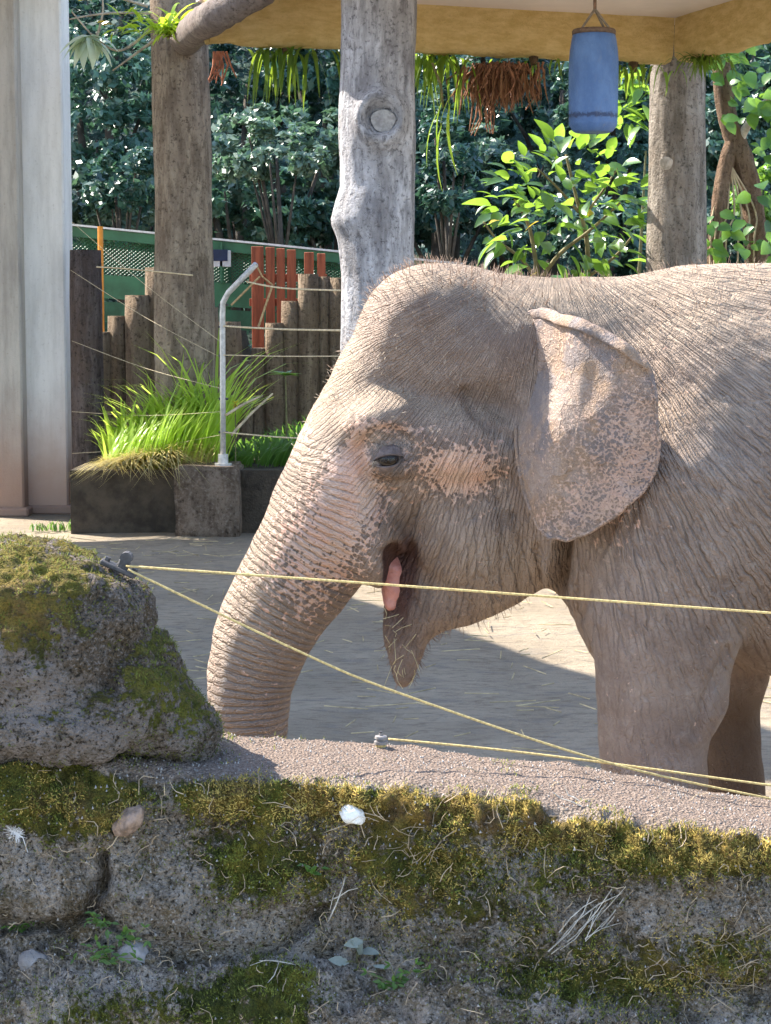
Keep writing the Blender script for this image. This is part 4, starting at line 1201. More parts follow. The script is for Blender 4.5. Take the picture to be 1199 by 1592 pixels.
t3, b3 = tree_column('tree_column', 'brown grey tree shaped column with pale round scar under the roof corner', [(-10, 1014, 1094), (100, 1012, 1096), (250, 1010, 1098), (420, 1006, 1099), (800, 1000, 1104)], 19.3, M_BK3, 0, 4.9, knots=((1036, 254, 9, .02),), seed=13)
# pale cut scars and the side branch
def disc(u, v, r, y, mat, parent, org, ru=1.0):
    c = at(u, v, y) - org; m = mpp(y); vs = [(c.x + ru * r * m * math.cos(a) * (1 + .08 * math.sin(3 * a)), c.y - .012 * math.cos(0), c.z + r * m * math.sin(a)) for a in np.linspace(0, 2 * math.pi, 25)[:-1]]
    vs.append((c.x, c.y - .03, c.z)); mesh_obj('cut_scar', vs, [(i, (i + 1) % 24, 24) for i in range(24)], mat, parent, True)
M_SCAR = simple('cut_wood', (.48, .41, .33), .85, .25, 25, .01)
disc(596, 188, 17, 15.9 - .315, simple('pale_cut_wood', (.36, .345, .34), .85, .3, 18, .01), t2, Vector((b2.x, 15.9, 0)), 1.1)
disc(1036, 254, 10, 19.3 - .275, M_SCAR, t3, Vector((b3.x, 19.3, 0)))
mb = MB(); org = Vector((b1.x, 19.9, .3))
bp_ = [at(u, v, yy) - org for u, v, yy in ((288, 62, 19.7), (304, 46, 18.3), (326, 30, 17.0), (362, 10, 16.7), (412, -18, 16.5))]
mb.tube([Vector(q) for q in spline([tuple(q) for q in bp_], 5)], list(np.linspace(.16, .13, 21)), 14, wob=.12, seed=4); mb.build('branch', bark_material('dark_bark', (.20, .165, .15), (.34, .29, .26), (.26, .21, .19)), t1, True)

# ------------------------------------------------------------------ hanging blue barrel
YBL = 15.6
M_BLUE = NM('blue_plastic', .45, .4); m = M_BLUE; P = m.coord()
bn1 = m.noise(m.mapping(P, scale=(1, 1, .5)), 6, 6, .65); bn2 = m.noise(P, 45, 4, .7)
bcn = m.mix(m.ramp(bn1, .35, .7), (.070, .150, .36), (.110, .215, .46)); bcn = m.mix(m.ramp(bn2, .6, .8, 0, .5), bcn, (.20, .30, .52))
sz = m.n('ShaderNodeSeparateXYZ'); m.put(sz.inputs[0], P)
band = m.math('MULTIPLY', m.ramp(m.math('ADD', sz.outputs[2], m.math('MULTIPLY', m.noise(P, 14, 4, .7), .09)), .145, .165), m.ramp(m.math('ADD', sz.outputs[2], m.math('MULTIPLY', m.noise(P, 22, 4, .7), .09)), .20, .175))
bcn = m.mix(m.math('MULTIPLY', band, .85), bcn, (.02, .035, .10)); bcn = m.mix(m.ramp(m.noise(m.mapping(P, scale=(1, 1, .3)), 16, 6, .75), .55, .72, 0, .55), bcn, (.16, .20, .30)); m.color(bcn); m.bump(m.math('ADD', m.math('MULTIPLY', m.noise(P, 5, 2, .5), 6.0), bn2), .008); M_BLUE = M_BLUE.m
pb = at(922, 206, YBL); mB = mpp(YBL)
barrel = empty('barrel', pb)
def lathe(pr, n=40):
    v = [(r * math.cos(2 * math.pi * k / n), r * math.sin(2 * math.pi * k / n), z) for r, z in pr for k in range(n)]
    f = [(i * n + k, i * n + (k + 1) % n, (i + 1) * n + (k + 1) % n, (i + 1) * n + k) for i in range(len(pr) - 1) for k in range(n)]
    return v, f
pr = [(0, .02), (27, .0), (31, 2), (36, 10), (37, 12), (37.5, 16), (36.8, 17), (37.4, 19), (37.8, 50), (38, 80), (38, 104), (36.5, 124), (34, 140), (32.5, 146), (31.5, 147)]
v, f = lathe([(r * mB, z * mB) for r, z in pr]); mesh_obj('drum', v, f, M_BLUE, barrel, True)
v, f = lathe([(r * mB, z * mB) for r, z in [(31.4, 146.5), (33.2, 147), (33.4, 152), (32, 154.5), (28, 155), (27, 151), (0, 151)]]); mesh_obj('lid_rim', v, f, simple('rusty_rim', (.13, .085, .06), .6, .4, 30, .002), barrel, True)
top_ = Vector((at(925, 8, YBL).x - pb.x, 0, 4.896 - pb.z))
M_CORD = simple('sling_cord', (.22, .18, .14), .8, .3, 60)
for k in range(4):
    a = math.pi / 4 + k * math.pi / 2
    mb = MB(); q = Vector((32.5 * mB * math.cos(a), 32.5 * mB * math.sin(a), 150 * mB)); tp = Vector((at(925, 14, YBL).x - pb.x, 0, at(925, 14, YBL).z - pb.z))
    mb.tube([q, q * .5 + tp * .5, tp], .010, 6); mb.build('sling', M_CORD, barrel)
mb = MB(); tp = Vector((at(925, 14, YBL).x - pb.x, 0, at(925, 14, YBL).z - pb.z)); mb.tube([tp, (tp.x, 0, 4.90 - pb.z)], .014, 8)
mb.tube([(tp.x, 0, 4.86 - pb.z), (tp.x, 0, 4.90 - pb.z)], [.05, .085], 14); mb.build('ceiling_hook', simple('rust_iron', (.20, .12, .08), .7, .4, 40), barrel, True)
tag(barrel, 'dented blue plastic barrel hanging by cords from the shelter soffit', 'barrel')

# ------------------------------------------------------------------ planter, logs, blocks
M_LOGD = bark_material('dark_log', (.085, .065, .060), (.19, .155, .145), (.14, .10, .08), 1.6, .12)
M_LOG = bark_material('brown_log', (.16, .115, .080), (.31, .235, .165), (.23, .165, .11), 1.6, .10)
M_LOGTOP = simple('log_top', (.42, .35, .26), .9, .2, 18, .006)
def log(parent, org, ul, ur, vt, y, z0, mat, seed, me_name='log'):
    a = at(ul, vt, y); b = at(ur, vt, y); r = (b.x - a.x) / 2; cx = (a.x + b.x) / 2; zt_ = a.z
    n, nz = 14, 7; v, f = [], []
    for i in range(nz):
        z = z0 + (zt_ - z0) * i / (nz - 1)
        for k in range(n):
            an = 2 * math.pi * k / n
            rr = r * (1.02 + .05 * mnoise.noise(Vector((math.cos(an) * 2, math.sin(an) * 2, z * 1.2 + seed * 5)))) * (.94 if i == nz - 1 else 1)
            v.append((cx + rr * math.cos(an) - org[0], y + rr * math.sin(an) - org[1], z - org[2] - (.02 if i == nz - 2 and 0 else 0)))
    for i in range(nz - 1):
        for k in range(n): f.append((i * n + k, i * n + (k + 1) % n, (i + 1) * n + (k + 1) % n, (i + 1) * n + k))
    f.append(tuple((nz - 1) * n + k for k in range(n)))
    o = mesh_obj(me_name, v, f, mat, parent, True)
    o.data.materials.append(M_LOGTOP); o.data.polygons[-1].material_index = 1; o.data.polygons[-1].use_smooth = False
    return o
e = empty('log_post', at(132, 795, 20.3)); e.location.z = 0
log(e, e.location, 107.5, 158, 389, 20.3, -.05, M_LOGD, 1, 'post'); tag(e, 'thick dark upright log post next to the white pillar', 'post')
pal = empty('log_palisade', (-2.6, 21.4, .3)); k = 0
for (ul, ur, vt) in ((150, 173, 516), (167, 199, 491), (194, 236, 459), (225, 262, 416), (256, 292, 430), (288, 318, 452), (312, 340, 478)):
    log(pal, pal.location, ul, ur, vt, 21.4 + .05 * (k % 2), .25, M_LOG, k); k += 1
tag(pal, 'stepped palisade of brown logs behind the sunlit grass', 'palisade')
pal = empty('log_palisade', (-1.0, 21.6, .3))
for (ul, ur, vt) in ((326, 376, 500), (372, 394, 560), (390, 416, 541), (412, 441, 502), (437, 468, 468), (463, 496, 426), (493, 515, 430), (512, 545, 432), (542, 580, 400), (577, 612, 402), (609, 645, 410), (642, 680, 415)):
    log(pal, pal.location, ul, ur, vt, 21.6 + .05 * (k % 2), .25, M_LOG, k); k += 1
tag(pal, 'stepped palisade of brown logs behind the bent metal pole', 'palisade')

M_SOIL = simple('planter_soil', (.07, .055, .04), .95, .4, 6, .03, bscale=30)
mb = MB(); mb.box((-.6, 20.2, .30), (4.9, 3.2, .62)); bed = mb.build('planting_bed', M_SOIL); tag(bed, kind='structure')
def rough_stone(name, c1, c2, c3, moss=None, sc_=1.0):
    m = NM(name, .95, .15); P = m.coord()
    a = m.noise(m.mapping(P, scale=(1.6, 1.6, .8)), 4.5 * sc_, 6, .7); b = m.noise(P, 24, 5, .75)
    c = m.mix(m.ramp(a, .36, .64), c1, c2); c = m.mix(m.ramp(b, .50, .66, 0, .75), c, c3); c = m.mix(m.ramp(b, .34, .45, .8, 0), c, tuple(x * .3 for x in c1))
    if moss: c = m.mix(m.ramp(m.noise(P, 3.0, 5, .7), .48, .58, 0, .85), c, moss)
    m.color(c); m.bump(m.math('ADD', a, m.math('MULTIPLY', b, 1.3)), .05); return m.m
M_CONC = rough_stone('stained_concrete', (.15, .105, .075), (.33, .245, .18), (.40, .32, .25))
M_DARKR = rough_stone('mossy_dark_stone', (.030, .026, .020), (.075, .062, .048), (.10, .085, .06), (.035, .060, .018))
def block(name, label, u0, u1, v0, y, d, mat, cat='block', bev=.03):
    a = at(u0, v0, y); b = at(u1, v0, y); bm = bmesh.new()
    bmesh.ops.create_cube(bm, size=1); bmesh.ops.scale(bm, vec=(b.x - a.x, d, a.z + .06), verts=bm.verts)
    bmesh.ops.bevel(bm, geom=bm.edges[:], offset=bev, segments=3, affect='EDGES')
    bmesh.ops.subdivide_edges(bm, edges=bm.edges[:], cuts=5, use_grid_fill=True)
    for w in bm.verts:
        w.co += Vector((mnoise.noise(w.co * 3 + Vector((u0, 0, 0))), mnoise.noise(w.co * 3 + Vector((0, u0, 9))), mnoise.noise(w.co * 3 + Vector((5, 0, u0))))) * .022
    bm.verts.index_update()
    o = mesh_obj(name, [w.co[:] for w in bm.verts], [[w.index for w in f.verts] for f in bm.faces], mat, None, True, ((a.x + b.x) / 2, y + d / 2, (a.z - .06) / 2)); bm.free()
    return tag(o, label, cat)
block('concrete_block', 'brown stained concrete block under the bent metal pole', 271, 371, 726, 18.3, .75, M_CONC)
block('concrete_block', 'reddish brown block between the concrete block and the elephant trunk', 369, 470, 739, 18.75, .6, rough_stone('red_brown_stone', (.11, .055, .035), (.20, .105, .07), (.25, .15, .10)))
block('planter_wall', 'dark mossy planter wall under the grass and dry roots', 150, 275, 768, 18.98, .5, M_DARKR, 'wall')

# bent metal pole with wires
M_GALV = simple('galvanised_pipe', (.55, .53, .51), .45, .2, 25, .002, spec=.5, metallic=.3)
yp = 18.55; base = at(347, 722, yp)
pole = empty('fence_pole', base)
mb = MB(); pp = [at(347, 728, yp), at(346.5, 600, yp), at(346, 490, yp), at(347, 470, yp), at(355, 455, yp - .02), at(398, 411, yp - .25)]
mb.tube([Vector(q) - base for q in pp], [.028] * 6, 12); mb.build('pipe', M_GALV, pole, True)
mb = MB(); mb.tube([at(347, 726, yp) - base, at(347, 706, yp) - base], .05, 12); mb.tube([at(347, 720, yp) - base, at(347, 728, yp) - base], .085, 12); mb.build('base_flange', M_GALV, pole, False)
mb = MB(); mb.tube([at(360, 474, yp - .03) - base, at(404, 430, yp - .2) - base], .010, 6)
mb.tube([at(398, 411, yp - .25) - base, at(408, 430, yp - .2) - base, at(424, 443, yp - .05) - base], .009, 6); mb.tube([at(424, 443, yp - .05) - base, at(402, 508, yp - .02) - base], .011, 6); mb.build('wire_loop', simple('old_rope', (.42, .30, .16), .85, .3, 40), pole)
mb = MB()
for vv in (474, 508, 553, 620, 672): mb.tube([at(340, vv, yp) - base, at(355, vv, yp) - base], .012, 6)
mb.build('wire_clip', M_IRON, pole)
tag(pole, 'bent galvanised fence pole bolted on the concrete block', 'pole')
M_WIRE = simple('pale_wire', (.56, .46, .30), .7, .25, 40)
def wire(label, pts, r=.008, mat=None):
    mb = MB(); mb.tube([Vector(q) for q in spline([tuple(q) for q in pts], 5)], r, 6); return tag(mb.build('fence_wire', mat or M_WIRE), label, 'wire', 'wires strung from the bent pole')
for k, (v0, v1, v2, r_w) in enumerate(((438, 448, 452, .008), (507, 512, 514, .009), (552, 554, 554, .005), (672, 680, 684, .007))):
    u0 = 384 if v0 < 450 else 348
    wire(('topmost', 'second', 'third', 'lowest')[k] + ' of four level wires strung from the bent pole to the pale column', [at(u0, v0, yp - (.15 if v0 < 450 else .04)), at(440, v1, 17.9), at(545, v2, 16.6), at(640, v2 + 3, 15.4)], r_w)
wire('thin pale wire running from the dark log post to the tree column', [at(150, 415, 20.0), at(200, 418, 19.8), at(300, 428, 19.3)], .007)
for k, (ua, va, ub, vb) in enumerate(((112, 345, 344, 532), (110, 420, 344, 556), (112, 530, 344, 604), (112, 640, 344, 640), (112, 705, 344, 676))):
    o = wire(('topmost', 'second', 'third', 'fourth', 'lowest')[k] + ' of five thin wires slanting from the bent pole to the white pillar', [at(ua, va, 20.2), at((ua + ub) / 2, (va + vb) / 2 + 6, 19.2), at(ub, vb, yp)], .0024); o['group'] = 'wires to the white pillar'
# loose canes
M_CANE = simple('dry_cane', (.50, .40, .26), .8, .3, 12)
for (a_, b_, lab) in (((360, 676), (424, 612), 'straight dry cane leaning across the low green plants'), ((352, 645), (408, 615), 'thin dry cane beside the yellow flower')):
    mb = MB(); pa, pb2 = at(*a_, 18.5), at(*b_, 19.0); pa.z = max(pa.z, .55); mb.tube([pa, (pa + pb2) / 2 + Vector((0, 0, .015)), pb2], [.014, .013, .009], 7); tag(mb.build('cane', M_CANE), lab, 'cane')

# ------------------------------------------------------------------ green mesh fence, gate boards, orange pole
YF = 24.0
M_GREEN = simple('green_paint', (.028, .115, .058), .45, .25, 4, .003, spec=.4)
M_DGREEN = simple('dark_green_wire', (.018, .060, .040), .5, .3, 6)
fen = empty('mesh_fence', at(330, 480, YF)); fen.location.z = 0; fo = fen.location.copy()
def rail(u0, v0, u1, v1, h, name, th=.10, mat=None, dy=0):
    a, b = at(u0, v0, YF + dy) - fo, at(u1, v1, YF + dy) - fo; hh = h * mpp(YF)
    v = []
    for q in (a, b):
        v += [(q.x, q.y - th / 2, q.z), (q.x, q.y + th / 2, q.z), (q.x, q.y + th / 2, q.z - hh), (q.x, q.y - th / 2, q.z - hh)]
    return mesh_obj(name, v, [(0, 1, 2, 3), (7, 6, 5, 4), (0, 4, 5, 1), (1, 5, 6, 2), (2, 6, 7, 3), (3, 7, 4, 0)], mat or M_GREEN, fen)
rail(60, 347, 720, 413, 15, 'top_rail', .14)
rail(60, 343, 720, 409, 3, 'coping_strip', .20, simple('white_coping', (.62, .63, .62), .6, .15, 20))
rail(60, 420, 720, 466, 36, 'lower_panel', .06)
rail(60, 462, 720, 506, 30, 'kick_panel', .05, simple('teal_panel', (.022, .085, .048), .5, .3, 4))
for u in (135, 240, 352, 470, 590, 690):
    v_ = 347 + (u - 60) * .1; a = at(u, v_, YF) - fo
    mb = MB(); mb.box((a.x, a.y + .08, a.z / 2 - .05), (.09, .06, a.z), bev=.005); mb.build('post', M_GREEN, fen)
mb = MB(); 
for k in range(0, 150):
    u = 40 + k * 6.6
    for s in (-1, 1):
        ua, ub = (u, u + 66 * .95)[::s]
        ok = [(uu, (362 + (uu - 60) * .1) if t == 0 else (420 + (uu - 60) * .07)) for t, uu in enumerate((ua, ub))]
        if min(ua, ub) < 62 or max(ua, ub) > 718: continue
        mb.tube([at(*ok[0], YF + .02) - fo, at(*ok[1], YF + .02 + s * .006) - fo], .0075, 4, cap=False)
tag(mb.build('wire_mesh', M_GREEN, fen), kind='stuff')
tag(fen, 'green painted fence with diamond wire mesh behind the log palisade', 'fence')
# plate on the fence
mb = MB(); c = at(344, 402, YF - .12); mb.box((0, 0, 0), (.24, .02, .20), bev=.004); pl = empty('notice_plate', c); mb.build('plate', simple('grey_plate', (.42, .44, .46), .5, .15, 10), pl)
mb = MB(); mb.box((-.01, -.012, .04), (.18, .012, .14)); mb.build('dark_panel', simple('navy_panel', (.012, .02, .06), .3, .2, 10), pl)
mb = MB(); mb.box((0, .05, -.05), (.03, .12, .5)); mb.build('bracket', M_GREEN, pl)
tag(pl, 'small grey plate with dark blue panel hung on the green fence', 'plate')
M_RED = simple('red_brown_board', (.26, .070, .034), .65, .35, 5, .004, stretch=(4, 4, .4))
gate = empty('board_gate', at(440, 470, 22.9)); gate.location.z = 0; go = gate.location.copy()
for (ul, ur, vt, vb) in ((391, 410, 383, 640), (413, 427, 384, 640), (430, 443, 386, 640), (446, 460, 388, 640), (473, 488, 392, 640), (493, 506, 394, 640)):
    a = at(ul, vt, 22.9); b = at(ur, vt, 22.9); w = b.x - a.x; h = a.z - .3
    mb = MB(); mb.box(((a.x + b.x) / 2 - go.x, .004 * (ul % 3), a.z / 2 + .15), (w, .03, h), bev=.006); mb.build('board', M_RED, gate)
for vv in (432, 470):
    mb = MB(); a = at(388, vv, 22.94); b = at(509, vv, 22.94); mb.box(((a.x + b.x) / 2 - go.x, .045, a.z), (b.x - a.x, .03, .09), bev=.004); mb.build('cross_rail', M_RED, gate)
tag(gate, 'gate of upright red brown boards behind the stepped logs', 'gate')
mb = MB(); a = at(156, 352, 22.0); mb.tube([(a.x - .01, 22.0, .3), (a.x, 22.0, a.z * .6), (a.x, 22.0, a.z)], .032, 10); tag(mb.build('orange_pole', simple('orange_paint', (.62, .25, .035), .5, .2, 8)), 'slim upright orange pole beside the dark log post', 'pole')

# ------------------------------------------------------------------ grass in the bed
def blades(name, bases, L, W, mat, lean=(0, 0), seed=1, curl=1.0, parent=None, seg=5):
    r = np.random.default_rng(seed); n = len(bases); P = []; F = []
    bases = np.asarray(bases); az = r.uniform(0, 2 * np.pi, n); Ls = L * r.uniform(.45, 1.15, n); Ws = W * r.uniform(.6, 1.3, n)
    c = r.uniform(.25, 1.0, n) * curl; tilt = r.uniform(.03, .35, n)
    out = np.stack([np.cos(az), np.sin(az)], 1) + np.array(lean); sd = np.stack([-np.sin(az), np.cos(az)], 1)
    rows = []
    for i in range(seg + 1):
        t = i / seg
        hor = Ls * (tilt * t + c * .75 * t ** 2.6); zz = Ls * (t * .97 - c * .55 * t ** 3.2)
        w = Ws * (1 - t) ** .6 * (.6 + .4 * min(1, t * 4)) * .5
        ctr = np.concatenate([bases[:, :2] + out * hor[:, None], (bases[:, 2] + zz)[:, None]], 1)
        off = np.concatenate([sd * w[:, None], np.zeros((n, 1))], 1)
        rows += [ctr - off, ctr + off]
    P = np.stack(rows, 1).reshape(-1, 3); m_ = 2 * (seg + 1); k = (np.arange(n) * m_)[:, None]
    F = np.concatenate([k + np.array([2 * i, 2 * i + 1, 2 * i + 3, 2 * i + 2]) for i in range(seg)]).astype(np.int32)
    return mesh_obj(name, P, F, mat, parent, True)
M_GRASS = leaf_material('backlit_grass', (.20, .33, .04), (.34, .46, .07), (.58, .74, .11), .55, .35, .6, 2)
M_GRASSD = leaf_material('shade_grass', (.05, .13, .03), (.10, .20, .04), (.18, .34, .05), .4, .45, .4, 2)
M_GRASSY = leaf_material('dry_grass', (.36, .30, .12), (.46, .40, .18), (.55, .45, .15), .4, .6, .3, 2)
r = np.random.default_rng(12)
def spread(n, u0, u1, y0, y1, z, seed):
    q = np.random.default_rng(seed); y = q.uniform(y0, y1, n); u = q.uniform(u0, u1, n); return np.stack([(u - CU) / FPX * y, y, np.full(n, z)], 1)
tag(blades('grass', spread(620, 162, 346, 18.72, 20.2, .55, 1), 1.05, .046, M_GRASS, (.02, -.1), 1, .65), 'tall bright green grass growing in the planter behind the concrete block', 'grass', kind='stuff')
tag(blades('grass', spread(90, 165, 335, 18.9, 20.0, .58, 2), 1.55, .046, M_GRASS, (.08, 0), 2, .8), 'long arching grass blades rising above the planter grass', 'grass', kind='stuff')
tag(blades('dry_grass', spread(420, 155, 345, 18.60, 19.4, .52, 3), .50, .013, M_GRASSY, (0, -.2), 3), 'dry yellow grass at the planter edge', 'grass', kind='stuff')
tag(blades('low_plants', spread(420, 352, 520, 18.9, 20.8, .56, 4), .62, .05, M_GRASSD, (0, -.1), 4), 'low dark green plants beside the bent pole', 'ground cover', kind='stuff')
tag(blades('hanging_grass', spread(430, 156, 274, 18.84, 19.02, .58, 6), .46, .018, M_GRASSY, (0, -1.0), 6, 2.2), 'dead grass hanging over the dark planter wall', 'grass', kind='stuff')
tag(blades('weeds', spread(240, 40, 275, 18.7, 18.9, .0, 7), .22, .02, M_GRASSD, (0, -.2), 7), 'small weeds along the foot of the dark planter wall', 'weeds', kind='stuff')
# dry roots hanging over the planter wall
mb = MB(); rr = random.Random(4)
for k in range(70):
    p = at(rr.uniform(120, 265), rr.uniform(725, 765), 18.95 - rr.uniform(0, .15)); pts = [p]
    for j in range(4): p = p + Vector((rr.gauss(.03, .06), rr.gauss(-.01, .02), -rr.uniform(.01, .10))); pts.append(p)
    if min(q.z for q in pts) > .03: mb.tube(pts, rr.uniform(.005, .011), 4)
tag(mb.build('dry_roots', simple('root_dry', (.34, .27, .19), .9, .3, 20)), 'tangle of dry roots hanging over the dark planter wall', 'roots', kind='stuff')
# umbrella leaved seedling and flower
M_LEAFB = leaf_material('backlit_leaf', (.035, .100, .020), (.085, .190, .035), (.30, .50, .05), .40, .28, .8)
M_LEAFY = leaf_material('yellow_leaf', (.50, .36, .03), (.60, .45, .05), (.75, .55, .05), .45)
LM_B = leaf_mesh('broad_leaf', 1, .42, .12, .22, 4, mat=M_LEAFB); LM_Y = leaf_mesh('yellow_leaf', 1, .45, .12, .3, 4, mat=M_LEAFY)
pb3 = at(444, 640, 19.6); pb3.z = .58; e = empty('umbrella_plant', pb3); tp = at(444, 584, 19.6) - pb3
mb = MB(); mb.tube([(0, 0, -.05), (tp.x * .5 + .01, 0, tp.z * .5), tp], [.012, .01, .008], 6); mb.build('stem', M_STEM, e); rr = random.Random(5)
for k in range(13):
    a = k * 2.4; place_leaf(LM_B, e, tp, Vector((math.cos(a), math.sin(a) * .7 - .2, .15 + .3 * rr.random())), rr.uniform(.12, .19))
tag(e, 'young umbrella leaved plant above the low greenery', 'plant')
pf = at(366, 660, 18.8); e = empty('flower_plant', (pf.x, 18.8, .57)); tp = at(366, 628, 18.8) - Vector((pf.x, 18.8, .57)); mb = MB(); mb.tube([(0, 0, -.03), tp], .006, 5); mb.build('stem', M_STEM, e)
for k in range(6):
    a = k * 1.05; place_leaf(LM_Y, e, tp, Vector((math.cos(a), -.4, math.sin(a))), .06, name='petal')
tag(e, 'small yellow flower beside the bent metal pole', 'flower')
# ------------------------------------------------------------------ epiphytes on the shelter and columns
M_FERN = leaf_material('fern_green', (.06, .13, .02), (.12, .20, .03), (.28, .40, .04), .4, .5, .4, 4)
M_FERNB = leaf_material('bright_fern', (.22, .36, .03), (.34, .46, .05), (.60, .75, .06), .5, .45, .4, 4)
def fern(name, label, u, v, y, n, L, W, mat, hang, seed, cat='fern', spread_=.12):
    p = at(u, v, y); e = empty(name, p); r = np.random.default_rng(seed); verts, faces = [], []
    for k in range(n):
        a = r.uniform(0, 2 * math.pi); l = L * r.uniform(.5, 1.15); b = np.array([r.normal(0, spread_), r.normal(-.03, .05), r.normal(0, .02)])
        out = np.array([math.cos(a), math.sin(a) * .6 - .25, 0]); s = np.array([-math.sin(a), math.cos(a), 0]); up = r.uniform(.2, .9) * (1 - hang); base = len(verts)
        for i in range(7):
            t = i / 6; c = b + out * l * (.55 * t) * (1 - .35 * hang * t) + np.array([0, 0, l * (up * t - (.45 + .75 * hang) * t * t)])
            w = W * .5 * math.sin(math.pi * min(1, .12 + .88 * t)) ** .7
            verts += [tuple(c - s * w), tuple(c + s * w)]
        faces += [(base + 2 * i, base + 2 * i + 1, base + 2 * i + 3, base + 2 * i + 2) for i in range(6)]
        if k == 0: first = (verts[:], faces[:])
    mesh_obj('fronds', verts, faces, mat, e, True)
    mb = MB(); mb.tube([(0, .02, .05), (0, 0, -.03)], [.05, .03], 8); mb.build('root_clump', simple('root_clump', (.10, .065, .04), .95, .4, 20, .01), e)
    return tag(e, label, cat)
fern('fern', 'bright green fern growing in the fork of the brown column', 262, 52, 18.95, 85, .62, .036, M_FERNB, .0, 1, spread_=.09)
fern('fern', 'hanging ferns under the ochre beam next to the pale column', 672, 88, 18.15, 60, .55, .035, M_FERN, .8, 2, spread_=.16)
fern('fern', 'hanging ferns under the ochre beam beside the brown column', 445, 78, 17.6, 40, .48, .040, M_FERN, .95, 3, spread_=.2)
fern('fern', 'spiky green fern perched at the roof corner', 1100, 95, 18.3, 90, .50, .022, M_FERN, .25, 4, spread_=.12)
fern('fern', 'short fern fringe under the beam between barrel and column', 985, 106, 18.6, 34, .28, .03, M_FERN, .8, 5, spread_=.2)
fern('fern', 'thin fern fringe under the beam above the dry root mat', 830, 96, 18.3, 30, .25, .025, M_FERN, .8, 7, spread_=.25)
# strap leaves catching the light at the pale column
e = empty('strap_plant', at(672, 150, 17.9)); mbs = []
LM_S = leaf_mesh('strap_leaf', 1, .09, .1, .35, 5, mat=M_FERNB)
for (du, dv, ang, s) in ((0, 0, -60, .55), (10, 10, -75, .62), (-8, 22, -50, .5), (20, -14, -40, .42), (-2, 40, -65, .6)):
    p = at(690 + du, 150 + dv, 17.9) - e.location; a = R(ang); place_leaf(LM_S, e, p, Vector((-math.cos(a) * .7, -.1, math.sin(a))), s)
mb = MB(); mb.tube([(0, 0, .30), (.08, 0, .1), (.10, 0, -.1)], .012, 6); mb.build('stem', M_STEM, e)
tag(e, 'drooping bright strap leaves beside the pale column', 'plant')
# brown root mat hanging from the beam
M_ROOT = simple('root_mat', (.20, .095, .055), .95, .5, 16)
mb = MB(); rr = random.Random(9); c0 = at(778, 100, 18.15)
for k in range(170):
    p = c0 + Vector((rr.gauss(0, .16), rr.gauss(0, .07), rr.uniform(-.05, .02))); L = rr.uniform(.12, .40) * (1.6 if rr.random() < .25 and p.x < c0.x else 1); pts = [p]
    for j in range(4): p = p + Vector((rr.gauss(-.012, .03), rr.gauss(0, .02), -L / 4)); pts.append(p)
    mb.tube(pts, [.012, .012, .010, .008, .005], 4)
dead = [(p_[0], p_[1], p_[2]) for p_ in mb.v]
rm = mb.build('root_mat', M_ROOT); tag(rm, 'brown mat of dead roots hanging from the ochre beam', 'roots', kind='stuff')
M_DEADL = leaf_material('dead_leaf', (.15, .075, .042), (.30, .165, .09), (.30, .15, .07), .25, .8, .2)
LM_D = leaf_mesh('dead_frond', 1, .075, .15, .4, 4, mat=M_DEADL)
e = empty('dead_fern', at(790, 104, 18.1))
for k in range(120):
    a = rr.uniform(0, 6.28); place_leaf(LM_D, e, Vector((rr.gauss(0, .16), rr.gauss(0, .05), rr.uniform(-.10, .02))), Vector((math.cos(a) * .5, math.sin(a) * .4 - .2, -.9 - rr.random())), rr.uniform(.16, .34), rr.uniform(-1, 1))
tag(e, 'clump of dead brown fern fronds above the root mat', 'fern')
e = empty('dead_root', at(338, 80, 17.2)); mb = MB()
for k in range(10):
    p = Vector((rr.gauss(0, .05), 0, 0)); mb.tube([p, p + Vector((rr.gauss(0, .03), 0, -.12)), p + Vector((rr.gauss(0, .04), 0, -.2 - .1 * rr.random()))], [.012, .01, .005], 4)
mb.build('strands', simple('rust_root', (.30, .11, .06), .9, .4, 18), e); tag(e, 'few rust brown roots dangling beside the brown column', 'roots')

# ------------------------------------------------------------------ hill and wood behind
M_HILL = simple('hill_undergrowth', (.030, .058, .046), .95, .5, 1.5, .1, bscale=5)
hx = np.linspace(-40, 40, 70); hy = np.linspace(24.8, 75, 46)
HV = []
for y in hy:
    for x in hx:
        t = max(0, y - 27.5); HV.append((x, y, .02 + .62 * t + .5 * mnoise.noise(Vector((x * .2, y * .2, 0))) * min(1, t * .3)))
hf = np.array([(j * 70 + i, j * 70 + i + 1, (j + 1) * 70 + i + 1, (j + 1) * 70 + i) for j in range(45) for i in range(69)])
tag(mesh_obj('hill', HV, hf, M_HILL, smooth=True), kind='structure')
def hill_z(x, y): return .02 + .62 * max(0, y - 27.5)
M_FOL = [leaf_material('forest_leaf_teal', (.028, .080, .060), (.065, .140, .100), (.08, .19, .10), .18, .34, .6, 3),
         leaf_material('forest_leaf_dark', (.022, .062, .050), (.048, .108, .082), (.06, .15, .09), .15, .34, .6, 3),
         leaf_material('forest_leaf_grey', (.075, .130, .095), (.125, .190, .135), (.12, .24, .12), .20, .38, .6, 3),
         leaf_material('forest_leaf_fresh', (.05, .13, .03), (.09, .19, .04), (.22, .40, .05), .35, .36, .6, 3)]
